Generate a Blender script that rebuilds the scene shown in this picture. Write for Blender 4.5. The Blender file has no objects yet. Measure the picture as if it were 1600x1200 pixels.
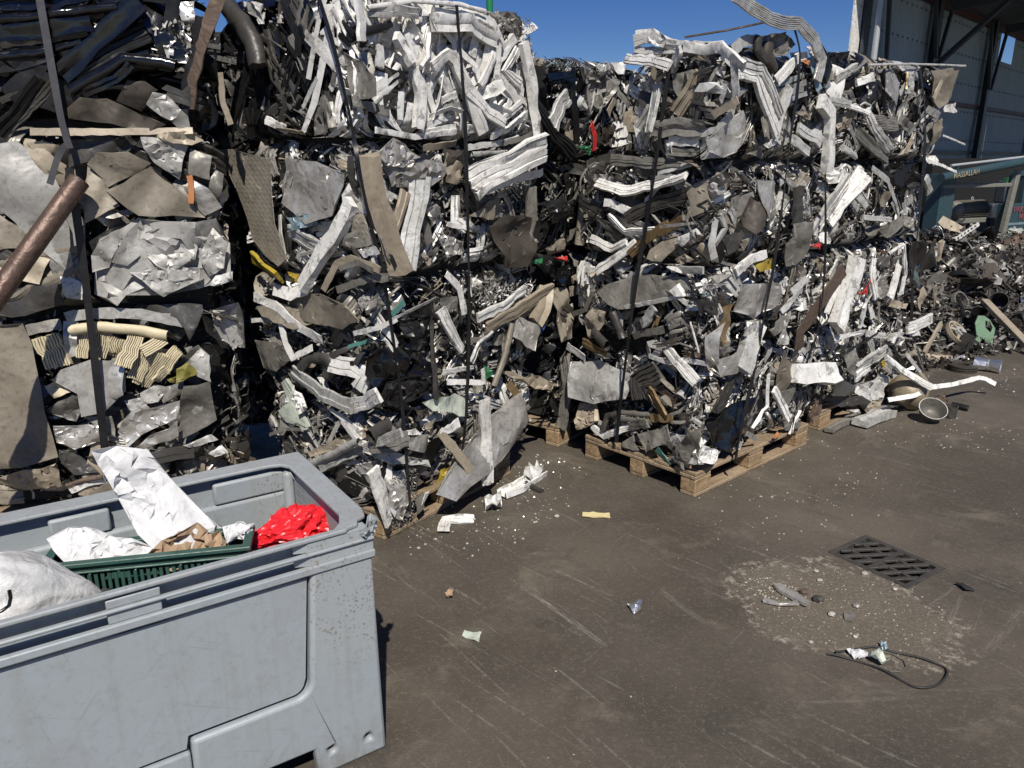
import bpy, bmesh, math, random
import numpy as np
from mathutils import Vector, Matrix, Euler, geometry
R = random.Random(7)
NR = np.random.RandomState(11)
SC = bpy.context.scene
COL = SC.collection
# ------------------------------------------------------------------ camera
EYE = 1.74
PITCH = 16.3
FPX = 1202.0
cd = bpy.data.cameras.new("camera")
cd.sensor_width = 36.0
cd.lens = 36.0 * FPX / 1600.0
cd.clip_end = 500.0
cam = bpy.data.objects.new("camera", cd)
COL.objects.link(cam)
cam.location = (0, 0, EYE)
cam.rotation_euler = (math.radians(90 - PITCH), 0, 0)
SC.camera = cam
# ------------------------------------------------------------------ sky, sun, exposure
SUN_AZ = math.radians(172.5)      # bearing of the sun seen from the yard (0 = +y, clockwise): behind the camera
SUN_EL = math.radians(50)
W = bpy.data.worlds.new("World")
SC.world = W
W.use_nodes = True
nt = W.node_tree
sky = nt.nodes.new("ShaderNodeTexSky")
sky.sky_type = 'NISHITA'
sky.sun_disc = False
sky.sun_elevation = SUN_EL
sky.sun_rotation = SUN_AZ
sky.altitude = 1500
sky.air_density = 1.0
sky.dust_density = 0.0
sky.ozone_density = 4.0
bg = nt.nodes["Background"]
bg.inputs["Strength"].default_value = 0.062
hs = nt.nodes.new("ShaderNodeHueSaturation"); hs.inputs["Saturation"].default_value = 1.3; hs.inputs["Hue"].default_value = 0.518
nt.links.new(sky.outputs[0], hs.inputs["Color"]); nt.links.new(hs.outputs[0], bg.inputs[0])
sl = bpy.data.lights.new("sun", 'SUN')
sl.energy = 5.0
sl.angle = math.radians(0.53)
sl.color = (1.0, 0.95, 0.87)
sun = bpy.data.objects.new("sun", sl)
COL.objects.link(sun)
sdir = Vector((math.sin(SUN_AZ) * math.cos(SUN_EL), math.cos(SUN_AZ) * math.cos(SUN_EL), math.sin(SUN_EL)))
sun.rotation_euler = sdir.to_track_quat('Z', 'Y').to_euler()
sun.location = sdir * 30
SC.view_settings.view_transform = 'Standard'
SC.view_settings.look = 'None'
SC.view_settings.gamma = 1
SC.view_settings.exposure = 0.12
SC.view_settings.use_curve_mapping = False
SC.render.engine = 'CYCLES'
SC.cycles.use_denoising = True
SC.cycles.max_bounces = 6
SC.cycles.diffuse_bounces = 3
SC.cycles.glossy_bounces = 3
SC.cycles.transmission_bounces = 3
SC.cycles.sample_clamp_indirect = 6
# ------------------------------------------------------------------ measuring helpers: photo pixel -> point of the place
_c, _s = math.cos(math.radians(PITCH)), math.sin(math.radians(PITCH))
def ray(px, py):
    x = (px - 800) / FPX; y = (py - 600) / FPX
    return np.array([x, _c - y * _s, -y * _c - _s])
CAMP = np.array([0, 0, EYE])
def G(px, py, z=0.0):
    r = ray(px, py); t = (z - EYE) / r[2]
    return CAMP + r * t
class Face:
    """A vertical plane in the place: origin o (ground), unit a along it, n outward; local coords (s, z, d)."""
    def __init__(f, o, a, bale_off=0.0):
        f.a = np.array([a[0], a[1], 0.0]); f.a /= np.linalg.norm(f.a)
        f.n = np.array([f.a[1], -f.a[0], 0.0])
        f.o = np.array([o[0], o[1], 0.0])
    def hit(f, px, py, d=0.0):
        r = ray(px, py)
        t = np.dot(f.o + f.n * d - CAMP, f.n) / np.dot(r, f.n)
        q = CAMP + t * r - f.o
        return float(q @ f.a), float(q[2])
    def w(f, p):
        p = np.asarray(p, float).reshape(-1, 3)
        return f.o + p[:, :1] * f.a + p[:, 1:2] * np.array([0, 0, 1.0]) + p[:, 2:3] * f.n
# ------------------------------------------------------------------ materials
MATS = {}
SCRAP = {'W', 'LG', 'AL', 'ALM', 'ALD', 'GY', 'GYD', 'BR', 'TAN', 'FOIL'}
def mat(name, col, metal=0.0, rough=0.5, dirt=0.35, dcol=(0.10, 0.085, 0.065), bump=0.35, bscale=40, vary=0.35, scale=7.0, spec=0.5,
        streak=0.0, coat=0.0, chip=None, chipamt=0.0, extra=None):
    m = bpy.data.materials.new(name); m.use_nodes = True
    N = m.node_tree.nodes; L = m.node_tree.links
    p = N["Principled BSDF"]
    tc = N.new("ShaderNodeTexCoord")
    def noise(sc, det=4, ro=0.6, vec=None, dist=0.0):
        n = N.new("ShaderNodeTexNoise"); n.inputs["Scale"].default_value = sc; n.inputs["Detail"].default_value = det
        n.inputs["Roughness"].default_value = ro; n.inputs["Distortion"].default_value = dist
        L.new(vec or tc.outputs["Object"], n.inputs["Vector"]); return n.outputs["Fac"]
    def ramp(f, a, b, ca=(0, 0, 0, 1), cb=(1, 1, 1, 1)):
        r = N.new("ShaderNodeValToRGB"); L.new(f, r.inputs[0]); e = r.color_ramp.elements
        e[0].position = a; e[0].color = ca; e[1].position = b; e[1].color = cb; return r.outputs[0]
    def mix(f, A, B, mode='MIX'):
        x = N.new("ShaderNodeMix"); x.data_type = 'RGBA'; x.blend_type = mode
        for i, v in ((0, f), (6, A), (7, B)):
            if hasattr(v, "links"): L.new(v, x.inputs[i])
            elif i == 0: x.inputs[0].default_value = v
            else: x.inputs[i].default_value = (*v, 1) if len(v) == 3 else v
        return x.outputs[2]
    def math_(op, a, b=None):
        x = N.new("ShaderNodeMath"); x.operation = op
        for i, v in ((0, a), (1, b)):
            if v is None: continue
            if hasattr(v, "links"): L.new(v, x.inputs[i])
            else: x.inputs[i].default_value = v
        return x.outputs[0]
    if name in SCRAP: dirt = min(1, dirt * 1.45)
    c = mix(0.0, col, col)
    n1 = noise(scale, 5, 0.65)
    if vary:
        oi = N.new("ShaderNodeObjectInfo")
        v = math_('ADD', math_('MULTIPLY', oi.outputs["Random"], vary), 1.0 - vary * 0.62)
        hs = N.new("ShaderNodeHueSaturation"); L.new(c, hs.inputs["Color"]); L.new(v, hs.inputs["Value"]); c = hs.outputs[0]
    c = mix(math_('MULTIPLY', ramp(n1, 0.35, 0.75), dirt), c, dcol)
    n2 = noise(scale * 7, 3, 0.7)
    c = mix(math_('MULTIPLY', ramp(n2, 0.52, 0.72), min(1, dirt * 0.9)), c, tuple(k * 0.6 for k in dcol))
    if chip:
        n3 = noise(scale * 2.3, 6, 0.75, dist=0.4)
        c = mix(math_('MULTIPLY', ramp(n3, 0.56, 0.6), chipamt), c, chip)
    if streak:
        mp = N.new("ShaderNodeMapping"); mp.vector_type = "TEXTURE"; mp.inputs["Scale"].default_value = (1 / 60, 1 / 60, 1 / 3); mp.inputs["Rotation"].default_value = (0.35, 0.5, 0.2)
        L.new(tc.outputs["Object"], mp.inputs[0])
        c = mix(math_('MULTIPLY', ramp(noise(1.0, 3, 0.6, mp.outputs[0]), 0.55, 0.7), streak), c, tuple(min(0.8, k * 2.0 + 0.025) for k in col))
    if extra: c = extra(N, L, tc, noise, ramp, mix, math_, c, p)
    L.new(c, p.inputs["Base Color"])
    p.inputs["Metallic"].default_value = metal
    p.inputs["Specular IOR Level"].default_value = spec
    rr = math_('ADD', math_('MULTIPLY', n1, 0.35), rough - 0.17)
    L.new(rr, p.inputs["Roughness"])
    if coat: p.inputs["Coat Weight"].default_value = coat; p.inputs["Coat Roughness"].default_value = 0.12
    if bump:
        bt = math_('ADD', math_('MULTIPLY', noise(bscale, 3, 0.55, dist=0.6), 0.35), math_('MULTIPLY', noise(bscale * 0.25, 2, 0.5, dist=1.0), 2.6))
        b = N.new("ShaderNodeBump"); b.inputs["Strength"].default_value = bump; b.inputs["Distance"].default_value = 0.012
        L.new(bt, b.inputs["Height"]); L.new(b.outputs[0], p.inputs["Normal"])
        m["bump"] = 1
    MATS[name] = m
    return m
GRIME = (0.075, 0.065, 0.05)
mat("W", (0.79, 0.775, 0.735), 0, 0.45, 0.35, (0.28, 0.25, 0.20), 0.35, 30, 0.25, chip=(0.10, 0.09, 0.08), chipamt=0.6)
mat("LG", (0.54, 0.535, 0.505), 0.15, 0.45, 0.40, (0.17, 0.15, 0.12), 0.4, 30, 0.4, chip=(0.10, 0.09, 0.08), chipamt=0.5)
mat("AL", (0.71, 0.685, 0.64), 0.6, 0.38, 0.40, (0.20, 0.17, 0.13), 0.6, 26, 0.4)
mat("FOIL", (0.74, 0.715, 0.67), 0.6, 0.38, 0.3, (0.24, 0.21, 0.17), 0.9, 22, 0.3)
mat("ALM", (0.43, 0.42, 0.395), 0.12, 0.5, 0.4, (0.17, 0.15, 0.12), 0.35, 26, 0.35)
mat("ALD", (0.45, 0.432, 0.40), 0.45, 0.42, 0.45, (0.12, 0.105, 0.08), 0.5, 26, 0.45)
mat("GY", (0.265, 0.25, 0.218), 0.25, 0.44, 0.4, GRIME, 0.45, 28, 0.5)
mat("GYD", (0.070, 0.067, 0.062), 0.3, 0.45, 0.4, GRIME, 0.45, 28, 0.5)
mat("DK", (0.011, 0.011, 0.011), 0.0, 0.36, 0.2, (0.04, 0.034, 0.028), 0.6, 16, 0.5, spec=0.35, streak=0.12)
mat("BK", (0.004, 0.004, 0.0045), 0, 0.17, 0.08, (0.03, 0.027, 0.024), 0.9, 13, 0.3, spec=0.5, streak=0.16, coat=0.45)
mat("BR", (0.275, 0.24, 0.185), 0.08, 0.55, 0.4, (0.11, 0.09, 0.065), 0.3, 22, 0.4)
mat("BRD", (0.065, 0.053, 0.041), 0.1, 0.6, 0.4, (0.04, 0.033, 0.027), 0.35, 22, 0.5)
mat("TAN", (0.40, 0.34, 0.25), 0.1, 0.55, 0.35, (0.18, 0.14, 0.10), 0.3, 22, 0.35)
mat("CRM", (0.60, 0.52, 0.345), 0, 0.6, 0.3, (0.22, 0.17, 0.10), 0.25, 30, 0.2)
mat("YEL", (0.40, 0.29, 0.03), 0, 0.5, 0.4, (0.05, 0.04, 0.03), 0.3, 30, 0.2, chip=(0.03, 0.025, 0.02), chipamt=0.95)
mat("RUST", (0.125, 0.078, 0.058), 0.4, 0.5, 0.8, (0.055, 0.04, 0.033), 0.25, 60, 0.3, scale=14)
mat("RUSTBR", (0.115, 0.078, 0.055), 0.2, 0.65, 0.6, (0.06, 0.045, 0.035), 0.5, 45, 0.3, scale=14)
mat("BRZ", (0.30, 0.205, 0.10), 0.55, 0.4, 0.4, (0.06, 0.045, 0.03), 0.4, 30, 0.3)
mat("RED", (0.55, 0.035, 0.03), 0, 0.5, 0.25, (0.12, 0.03, 0.03), 0.3, 30, 0.2)
mat("GRN", (0.02, 0.16, 0.06), 0, 0.4, 0.3, GRIME, 0.3, 30, 0.2)
mat("OLV", (0.19, 0.17, 0.03), 0, 0.55, 0.3, (0.1, 0.09, 0.03), 0.3, 30, 0.2)
mat("BLU", (0.03, 0.10, 0.35), 0, 0.5, 0.2, GRIME, 0.3, 30, 0.2)
mat("ORG", (0.42, 0.17, 0.06), 0, 0.6, 0.35, (0.16, 0.08, 0.04), 0.4, 30, 0.2)
mat("PGR", (0.46, 0.50, 0.42), 0, 0.5, 0.35, (0.2, 0.2, 0.16), 0.3, 30, 0.2)
mat("TEAL", (0.07, 0.22, 0.19), 0, 0.5, 0.35, GRIME, 0.3, 30, 0.2)
mat("BLG", (0.30, 0.40, 0.44), 0.3, 0.45, 0.35, GRIME, 0.4, 30, 0.3)
def _dia(N, L, tc, noise, ramp, mix, math_, c, p):
    return c
mat("DIA", (0.43, 0.385, 0.31), 0.3, 0.5, 0.35, (0.16, 0.13, 0.09), 0.12, 20, 0.1)
mat("CORE", (0.022, 0.021, 0.02), 0.2, 0.7, 0.4, (0.03, 0.025, 0.02), 0.8, 18, 0.0)  # near black: the shade deep inside the bales is put into the colour
mat("STRAP", (0.008, 0.008, 0.009), 0, 0.42, 0.15, (0.06, 0.055, 0.05), 0.1, 60, 0.2)
mat("STRAPG", (0.055, 0.055, 0.062), 0, 0.45, 0.25, (0.06, 0.055, 0.05), 0.1, 60, 0.1)
# ------------------------------------------------------------------ object helpers
def text_mesh(name, body, size, m, extrude=0.0, offset=0.0, align='CENTER'):
    fc = bpy.data.curves.new(name, 'FONT'); fc.body = body; fc.size = size; fc.align_x = align; fc.align_y = 'CENTER'; fc.extrude = extrude; fc.offset = offset
    t = bpy.data.objects.new(name, fc); COL.objects.link(t); bpy.context.view_layer.update()
    me = bpy.data.meshes.new_from_object(t.evaluated_get(bpy.context.evaluated_depsgraph_get())); me.name = name
    bpy.data.objects.remove(t); bpy.data.curves.remove(fc); me.materials.clear(); me.materials.append(MATS[m]); return me
def link(name, me, parent=None):
    o = bpy.data.objects.new(name, me); COL.objects.link(o)
    if parent is not None: o.parent = parent
    return o
def mesh(name, V, F, mats, ang=38, mi=None):
    me = bpy.data.meshes.new(name)
    me.from_pydata([tuple(v) for v in V], [], F)
    for m in (mats if isinstance(mats, (list, tuple)) else [mats]):
        me.materials.append(MATS[m] if isinstance(m, str) else m)
    if mi is not None: me.polygons.foreach_set("material_index", mi)
    if ang is not None:
        me.polygons.foreach_set("use_smooth", [True] * len(me.polygons))
        if ang < 180: me.set_sharp_from_angle(angle=math.radians(ang))
    me.update()
    return me
def thing(name, label, cat, loc=(0, 0, 0), rz=0.0, group=None):
    o = bpy.data.objects.new(name, None); COL.objects.link(o)
    o.empty_display_size = 0.1
    o.location = loc; o.rotation_euler = (0, 0, rz)
    o["label"] = label; o["category"] = cat
    if group: o["group"] = group
    return o
def tag(o, label, cat, group=None, kind=None):
    if label: o["label"] = label
    if cat: o["category"] = cat
    if group: o["group"] = group
    if kind: o["kind"] = kind
    return o
class MB:
    """collects vertices and faces of one piece"""
    def __init__(s): s.V = []; s.F = []; s.M = []
    def add(s, V, F, mi=0):
        k = len(s.V); s.V.extend([tuple(map(float, v)) for v in V]); s.F.extend([tuple(i + k for i in f) for f in F]); s.M.extend([mi] * len(F)); return s
    def box(s, x0, x1, y0, y1, z0, z1, mi=0):
        V = [(x, y, z) for z in (z0, z1) for y in (y0, y1) for x in (x0, x1)]
        return s.add(V, [(0, 2, 3, 1), (4, 5, 7, 6), (0, 1, 5, 4), (2, 6, 7, 3), (0, 4, 6, 2), (1, 3, 7, 5)], mi)
    def bar(s, p, q, w, h, up=(0, 0, 1), mi=0):
        p, q, up = Vector(p), Vector(q), Vector(up); t = (q - p).normalized()
        x = t.cross(up).normalized() * w / 2; y = x.cross(t).normalized() * h / 2
        V = [a + i * x + j * y for a in (p, q) for i, j in ((-1, -1), (1, -1), (1, 1), (-1, 1))]
        return s.add(V, [(3, 2, 1, 0), (4, 5, 6, 7), (0, 1, 5, 4), (1, 2, 6, 5), (2, 3, 7, 6), (3, 0, 4, 7)], mi)
    def tube(s, pts, r, n=10, cap=True, mi=0):
        pts = [Vector(p) for p in pts]; rs = [float(q) for q in r] if isinstance(r, (list, tuple)) else [float(r)] * len(pts)
        V = []; F = []; ref = None
        for i, p in enumerate(pts):
            t = (pts[min(i + 1, len(pts) - 1)] - pts[max(i - 1, 0)]).normalized()
            if ref is None: ref = Vector((0, 0, 1)) if abs(t.z) < 0.9 else Vector((1, 0, 0))
            x = (ref - t * ref.dot(t)).normalized(); y = t.cross(x); ref = x
            for k in range(n):
                a = 2 * math.pi * k / n
                V.append(p + rs[i] * (math.cos(a) * x + math.sin(a) * y))
        for i in range(len(pts) - 1):
            for k in range(n):
                a = i * n + k; b = i * n + (k + 1) % n
                F.append((a, b, b + n, a + n))
        if cap: F.append(tuple(range(n - 1, -1, -1))); F.append(tuple(range((len(pts) - 1) * n, len(pts) * n)))
        return s.add(V, F, mi)
    def lathe(s, prof, n=24, mi=0, M=None, closed=False):
        V = []; F = []; m = len(prof)
        for k in range(n):
            a = 2 * math.pi * k / n
            for r, z in prof: V.append((r * math.cos(a), r * math.sin(a), z))
        for k in range(n):
            for i in range(m if closed else m - 1):
                a = k * m + i; b = ((k + 1) % n) * m + i; a2 = k * m + (i + 1) % m; b2 = ((k + 1) % n) * m + (i + 1) % m
                F.append((a, b, b2, a2))
        if M is not None: V = [M @ Vector([float(q) for q in v]) for v in V]
        return s.add(V, F, mi)
    def prism(s, poly, holes, d0, d1, mi=0):
        """polygon (x, y) with holes, extruded from d0 to d1 along z"""
        loops = [poly] + list(holes)
        vs = [Vector(p) for lp in loops for p in lp]; es = []; k = 0
        for lp in loops:
            n = len(lp); es += [(k + i, k + (i + 1) % n) for i in range(n)]; k += n
        v2, _, f2, *_r = geometry.delaunay_2d_cdt(vs, es, [], 0, 1e-6)
        def inside(x, y, lp):
            c = False; n = len(lp); j = n - 1
            for i in range(n):
                if (lp[i][1] > y) != (lp[j][1] > y) and x < (lp[j][0] - lp[i][0]) * (y - lp[i][1]) / (lp[j][1] - lp[i][1]) + lp[i][0]: c = not c
                j = i
            return c
        T = []
        for f in f2:
            x = sum(v2[i].x for i in f) / 3; y = sum(v2[i].y for i in f) / 3
            if inside(x, y, poly) and not any(inside(x, y, h) for h in holes): T.append(f)
        n = len(v2)
        V = [(v.x, v.y, d1) for v in v2] + [(v.x, v.y, d0) for v in v2]
        F = [tuple(f) for f in T] + [tuple(i + n for i in reversed(f)) for f in T]
        E = {}
        for f in T:
            for a, b in zip(f, list(f[1:]) + [f[0]]): E[(a, b)] = 1
        for (a, b) in E:
            if (b, a) not in E: F.append((b, a, a + n, b + n))
        return s.add(V, F, mi)
    def xf(s, fn): s.V = [tuple(fn(v)) for v in s.V]; return s
    def obj(s, name, mats, parent=None, ang=35, bevel=0.0, seg=2):
        o = link(name, mesh(name, s.V, s.F, mats, ang, s.M if isinstance(mats, (list, tuple)) and len(mats) > 1 else None), parent)
        if bevel:
            b = o.modifiers.new("b", 'BEVEL'); b.width = bevel; b.segments = seg; b.limit_method = 'ANGLE'; b.angle_limit = math.radians(40)
        return o
# ------------------------------------------------------------------ scrap pieces, built in face coordinates (s, z, d)
def prof_flat(t): return np.array([(-.5, 0), (.5, 0), (.5, t), (-.5, t)])
def prof_ridge(n, h, g=0.55, rng=None):
    P = [(-.5, 0), (.5, 0)]; rng = rng or NR
    c = np.cumsum(np.r_[0, 0.5 + rng.rand(n)]); xs = .5 - c / c[-1]; hs = h * (0.65 + 0.35 * rng.rand(n)); hs[rng.randint(n)] = h
    for i in range(n):
        a, b = xs[i], xs[i + 1]; e = min(0.03, (a - b) * 0.2)
        P += [(a, hs[i] * g if i else hs[i] * .9), (a - e, hs[i]), (b + e, hs[i])]
    P += [(-.5, hs[-1] * .9)]
    return np.array(P)
def prof_comb(n, h, g):
    P = [(-.5, 0), (.5, 0)]; xs = np.linspace(.5, -.5, n + 1)
    for i in range(n):
        a, b = xs[i], xs[i + 1]; e = (a - b) * 0.2
        P += [(a, h * g if i else h * .8), (a - e, h), (b + e, h)]
    P += [(-.5, h * .8)]
    return np.array(P)
def prof_chan(h, t): return np.array([(-.5, 0), (.5, 0), (.5, h), (.5 - t, h), (.5 - t * 1.2, t), (-.5 + t * 1.2, t), (-.5 + t, h), (-.5, h)])
def prof_box(h): return np.array([(-.5, 0), (.5, 0), (.5, h * .9), (.15, h), (-.1, h * .8), (-.5, h)])
def prof_tube(n=9, sq=0.8): return np.array([(.5 * math.cos(2 * math.pi * k / n), .5 * sq * (1 + math.sin(2 * math.pi * k / n))) for k in range(n)])
def resample(P, step, nmin=4, nmax=16):
    P = np.asarray(P, float); seg = np.linalg.norm(np.diff(P, axis=0), axis=1); L = max(1e-4, seg.sum())
    n = int(np.clip(L / max(step, 1e-4), nmin, nmax))
    out = [P[0]]
    for i in range(len(P) - 1):
        k = max(1, int(round(n * seg[i] / L)))
        for j in range(1, k + 1): out.append(P[i] + (P[i + 1] - P[i]) * j / k)
    return np.array(out), L
def clampd(V, dmax, dmin=-0.25):
    d = V[:, 2]; over = d > dmax
    d[over] = dmax + 0.008 * np.tanh((d[over] - dmax) / 0.03)
    V[:, 2] = np.maximum(d, dmin)
    return V
def sweep(P, w, prof, tw0=0.0, tw1=0.0, rag=0.12, jit=0.04, wob=0.0, rng=NR):
    """P: (n,3) path, w: width; the profile's own height is in units of w"""
    n = len(P); m = len(prof)
    T = np.gradient(P, axis=0); T /= np.linalg.norm(T, axis=1)[:, None] + 1e-9
    Z = np.tile(np.array([0, 0, 1.0]), (n, 1))
    N = np.cross(Z, T); nn = np.linalg.norm(N, axis=1)[:, None]; N = np.where(nn > 0.15, N / (nn + 1e-9), np.array([1.0, 0, 0])); U = np.cross(T, N)
    tw = np.linspace(tw0, tw1, n) + wob * np.cumsum(rng.randn(n)) * 0.25
    A = np.cos(tw)[:, None] * N + np.sin(tw)[:, None] * U; B = -np.sin(tw)[:, None] * N + np.cos(tw)[:, None] * U
    ws = w * (1 + jit * 2 * rng.randn(n))
    V = P[:, None, :] + ws[:, None, None] * (prof[None, :, :1] * A[:, None, :] + prof[None, :, 1:2] * B[:, None, :])
    V = V + jit * w * 0.5 * rng.randn(n, m, 3)
    if rag:
        V[0] -= T[0] * (rag * w * rng.rand(m))[:, None] ; V[-1] += T[-1] * (rag * w * rng.rand(m))[:, None]
    F = []
    for i in range(n - 1):
        for k in range(m):
            a = i * m + k; b = i * m + (k + 1) % m
            F.append((a, a + m, b + m, b))
    return V.reshape(-1, 3), F, m, n
def capped(V, F, m, n):
    F = list(F); F.append(tuple(range(m))); F.append(tuple(range((n - 1) * m + m - 1, (n - 1) * m - 1, -1)))
    return V, F
def bendpath(P2, d0, d1=None, amp=0.0, rng=NR):
    n = len(P2); d = np.linspace(d0, d0 if d1 is None else d1, n)
    if amp: d = d + amp * np.convolve(rng.randn(n + 4), np.ones(5) / 2.3, 'valid')
    return np.c_[P2, d]
def make_strip(kind, pts, w, d0, d1=None, rng=NR, tw=0.0, amp=None, step=None):
    P2, L = resample(pts, step or max(w * 0.8, 0.012), 5, 18)
    lat = 0.04 * w
    P2 = P2 + lat * rng.randn(*P2.shape)
    amp = 0.1 * w if amp is None else amp
    P = bendpath(P2, d0, d1, amp, rng)
    if kind == 'S': pr = prof_flat(max(0.05, min(0.16, 0.004 / w)))
    elif kind == 'R': pr = prof_ridge(int(np.clip(round(w / 0.020) + rng.randint(-1, 2), 1, 5)), min(0.38, 0.013 / w + 0.07), 0.5, rng)
    elif kind == 'U': pr = prof_chan(0.45, 0.1)
    elif kind == 'B': pr = prof_box(0.5)
    elif kind == 'G': pr = prof_comb(int(np.clip(round(w / 0.0085), 3, 9)), 0.2, 0.1)
    else: pr = prof_tube(9, 0.5 + 0.4 * rng.rand())
    V, F, m, n = sweep(P, w, pr, tw, tw + 0.2 * rng.randn(), jit=0.02 if kind in 'TG' else 0.035, wob=0.0 if kind in 'TG' else 0.25, rng=rng)
    if kind != 'T' or rng.rand() < 0.3: V, F = capped(V, F, m, n)
    return V, F
def tri(x): return np.abs((x % 1.0) * 2 - 1)
def make_sheet(poly, d0, amp, tilt=(0, 0), folds=2, smooth=False, dens=1.0, edge=0.03, thick=0.004, curl=0.0, rng=NR, rnd=1.0):
    poly = np.asarray(poly, float); lo = poly.min(0); hi = poly.max(0); size = max(1e-3, math.sqrt(max(1e-6, (hi - lo)[0] * (hi - lo)[1])))
    c = poly.mean(0)
    B = []
    n = len(poly)
    for i in range(n):
        a, b = poly[i], poly[(i + 1) % n]; k = int(np.clip(np.linalg.norm(b - a) / (size * 0.22), 1, 6))
        for j in range(k): B.append(a + (b - a) * j / k + edge * size * rng.randn(2) * (0.6 if j else 0.25))
    B = np.array(B); nb = len(B)
    ni = int((30 if smooth else 26) * dens)
    I = lo + (hi - lo) * rng.rand(ni * 2, 2)
    def inside(p):
        x, y = B[:, 0], B[:, 1]; x2, y2 = np.roll(x, -1), np.roll(y, -1)
        c_ = ((y > p[1]) != (y2 > p[1])) & (p[0] < (x2 - x) * (p[1] - y) / (y2 - y + 1e-12) + x)
        return c_.sum() % 2 == 1
    I = [p for p in I if inside(p)][:ni]
    vs = [Vector((float(p[0]), float(p[1]))) for p in list(B) + I]
    es = [(i, (i + 1) % nb) for i in range(nb)]
    v2, _e, f2, *_r = geometry.delaunay_2d_cdt(vs, es, [], 1, 1e-5)
    X = np.array([(v.x, v.y) for v in v2])
    Q = (X - c) / size
    h = np.zeros(len(X))
    for k in range(folds):
        th = rng.rand() * math.pi; fr = 0.5 + 1.3 * rng.rand()
        t = tri(Q @ np.array([math.cos(th), math.sin(th)]) * fr + rng.rand())
        if smooth: t = 0.5 - 0.5 * np.cos(math.pi * t)
        h += amp * (0.4 + 0.6 * rng.rand()) * (t - 0.5) / (1 + 0.4 * k)
    h += rnd * amp * (0.10 if smooth else 0.22) * rng.randn(len(X))
    h += (Q @ np.array(tilt)) * size
    if curl: h -= curl * np.clip(np.abs(Q).max(1) - 0.3, 0, 1) ** 1.5
    top = np.c_[X, d0 + h]; bot = np.c_[X, d0 + h - thick]
    nV = len(X)
    F = [tuple(f) for f in f2] + [tuple(i + nV for i in reversed(f)) for f in f2]
    E = set()
    for f in f2:
        for a, b in zip(f, list(f[1:]) + [f[0]]): E.add((a, b))
    for (a, b) in E:
        if (b, a) not in E: F.append((b, a, a + nV, b + nV))
    return np.r_[top, bot], F
def shreds(n, rect, dr, lr, wr, rng=NR, curl=1.0):
    """n small curled ribbons inside rect (s0,s1,z0,z1), depth range dr -> verts, faces, one index per face"""
    k = 5
    c = np.c_[rect[0] + (rect[1] - rect[0]) * rng.rand(n), rect[2] + (rect[3] - rect[2]) * rng.rand(n), dr[0] + (dr[1] - dr[0]) * rng.rand(n)]
    d = rng.randn(n, 3); d[:, 2] *= 0.6; d /= np.linalg.norm(d, axis=1)[:, None]
    e = rng.randn(n, 3); e -= (e * d).sum(1)[:, None] * d; e /= np.linalg.norm(e, axis=1)[:, None]
    g = np.cross(d, e)
    L = lr[0] + (lr[1] - lr[0]) * rng.rand(n) ** 2; w = wr[0] + (wr[1] - wr[0]) * rng.rand(n) ** 1.5
    b = curl * (rng.randn(n) * 1.2); tw = rng.randn(n) * 0.9
    V = np.zeros((n, k, 2, 3))
    for i in range(k):
        t = i / (k - 1) - 0.5
        P = c + (L * t)[:, None] * d + (L * b * (t * t - 0.08))[:, None] * g + 0.05 * L[:, None] * rng.randn(n, 3)
        a = tw * t
        A = np.cos(a)[:, None] * e + np.sin(a)[:, None] * g
        ww = w * (1 - 0.5 * (abs(t) > 0.4) * rng.rand(n))
        V[:, i, 0] = P - A * ww[:, None] / 2; V[:, i, 1] = P + A * ww[:, None] / 2
    V = V.reshape(-1, 3)
    base = (np.arange(n) * k * 2)[:, None, None]
    q = np.array([[2 * i, 2 * i + 1, 2 * i + 3, 2 * i + 2] for i in range(k - 1)])[None]
    F = (base + q).reshape(-1, 4)
    return V, F, np.repeat(np.arange(n), k - 1)
# ------------------------------------------------------------------ the stacks: faces and bales
FA = Face((-2.85, 3.13), (0.97, 0.24))            # left pile, towards the yard; s = 0 .. 1.6
A_R = FA.w((1.6, 0, 0))[0]
FAS = Face(A_R[:2], (-0.24, 0.97))                  # its side in the gap
FF = Face((-1.287, 3.807), (0.8, -0.6))           # second pile, front; s = 0 .. 0.85
FG = Face((-0.607, 3.297), (0.6, 0.8))            # second pile, side; s = 0 .. 1.25
FL = Face((-0.607 + 0.885, 3.297 + 1.18), (0.6, 0.8))   # pile behind it; s = 0 .. 1.25
U = np.array([0.745, 0.667]); Vv = np.array([-0.667, 0.745]); C1 = np.array([0.976, 3.776])
FP = Face(C1 + 0.92 * Vv + 0.03 * U, (0.667, -0.745))   # right pile, left-hand side; s = 0 .. 0.90
FQ = Face(C1 + 0.02 * Vv, U)                      # right pile, right-hand side; s = 0 .. 1.27
FZ = Face(C1 + 1.33 * U + 0.05 * Vv, U)           # last pile; s = 0 .. 1.3
FN = Face((-2.15, 4.42), (1, 0))  # bales added at the back of the gap so it stays dark
FACES = dict(N=FN, A=FA, F=FF, G=FG, L=FL, P=FP, Q=FQ, Z=FZ)
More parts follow.
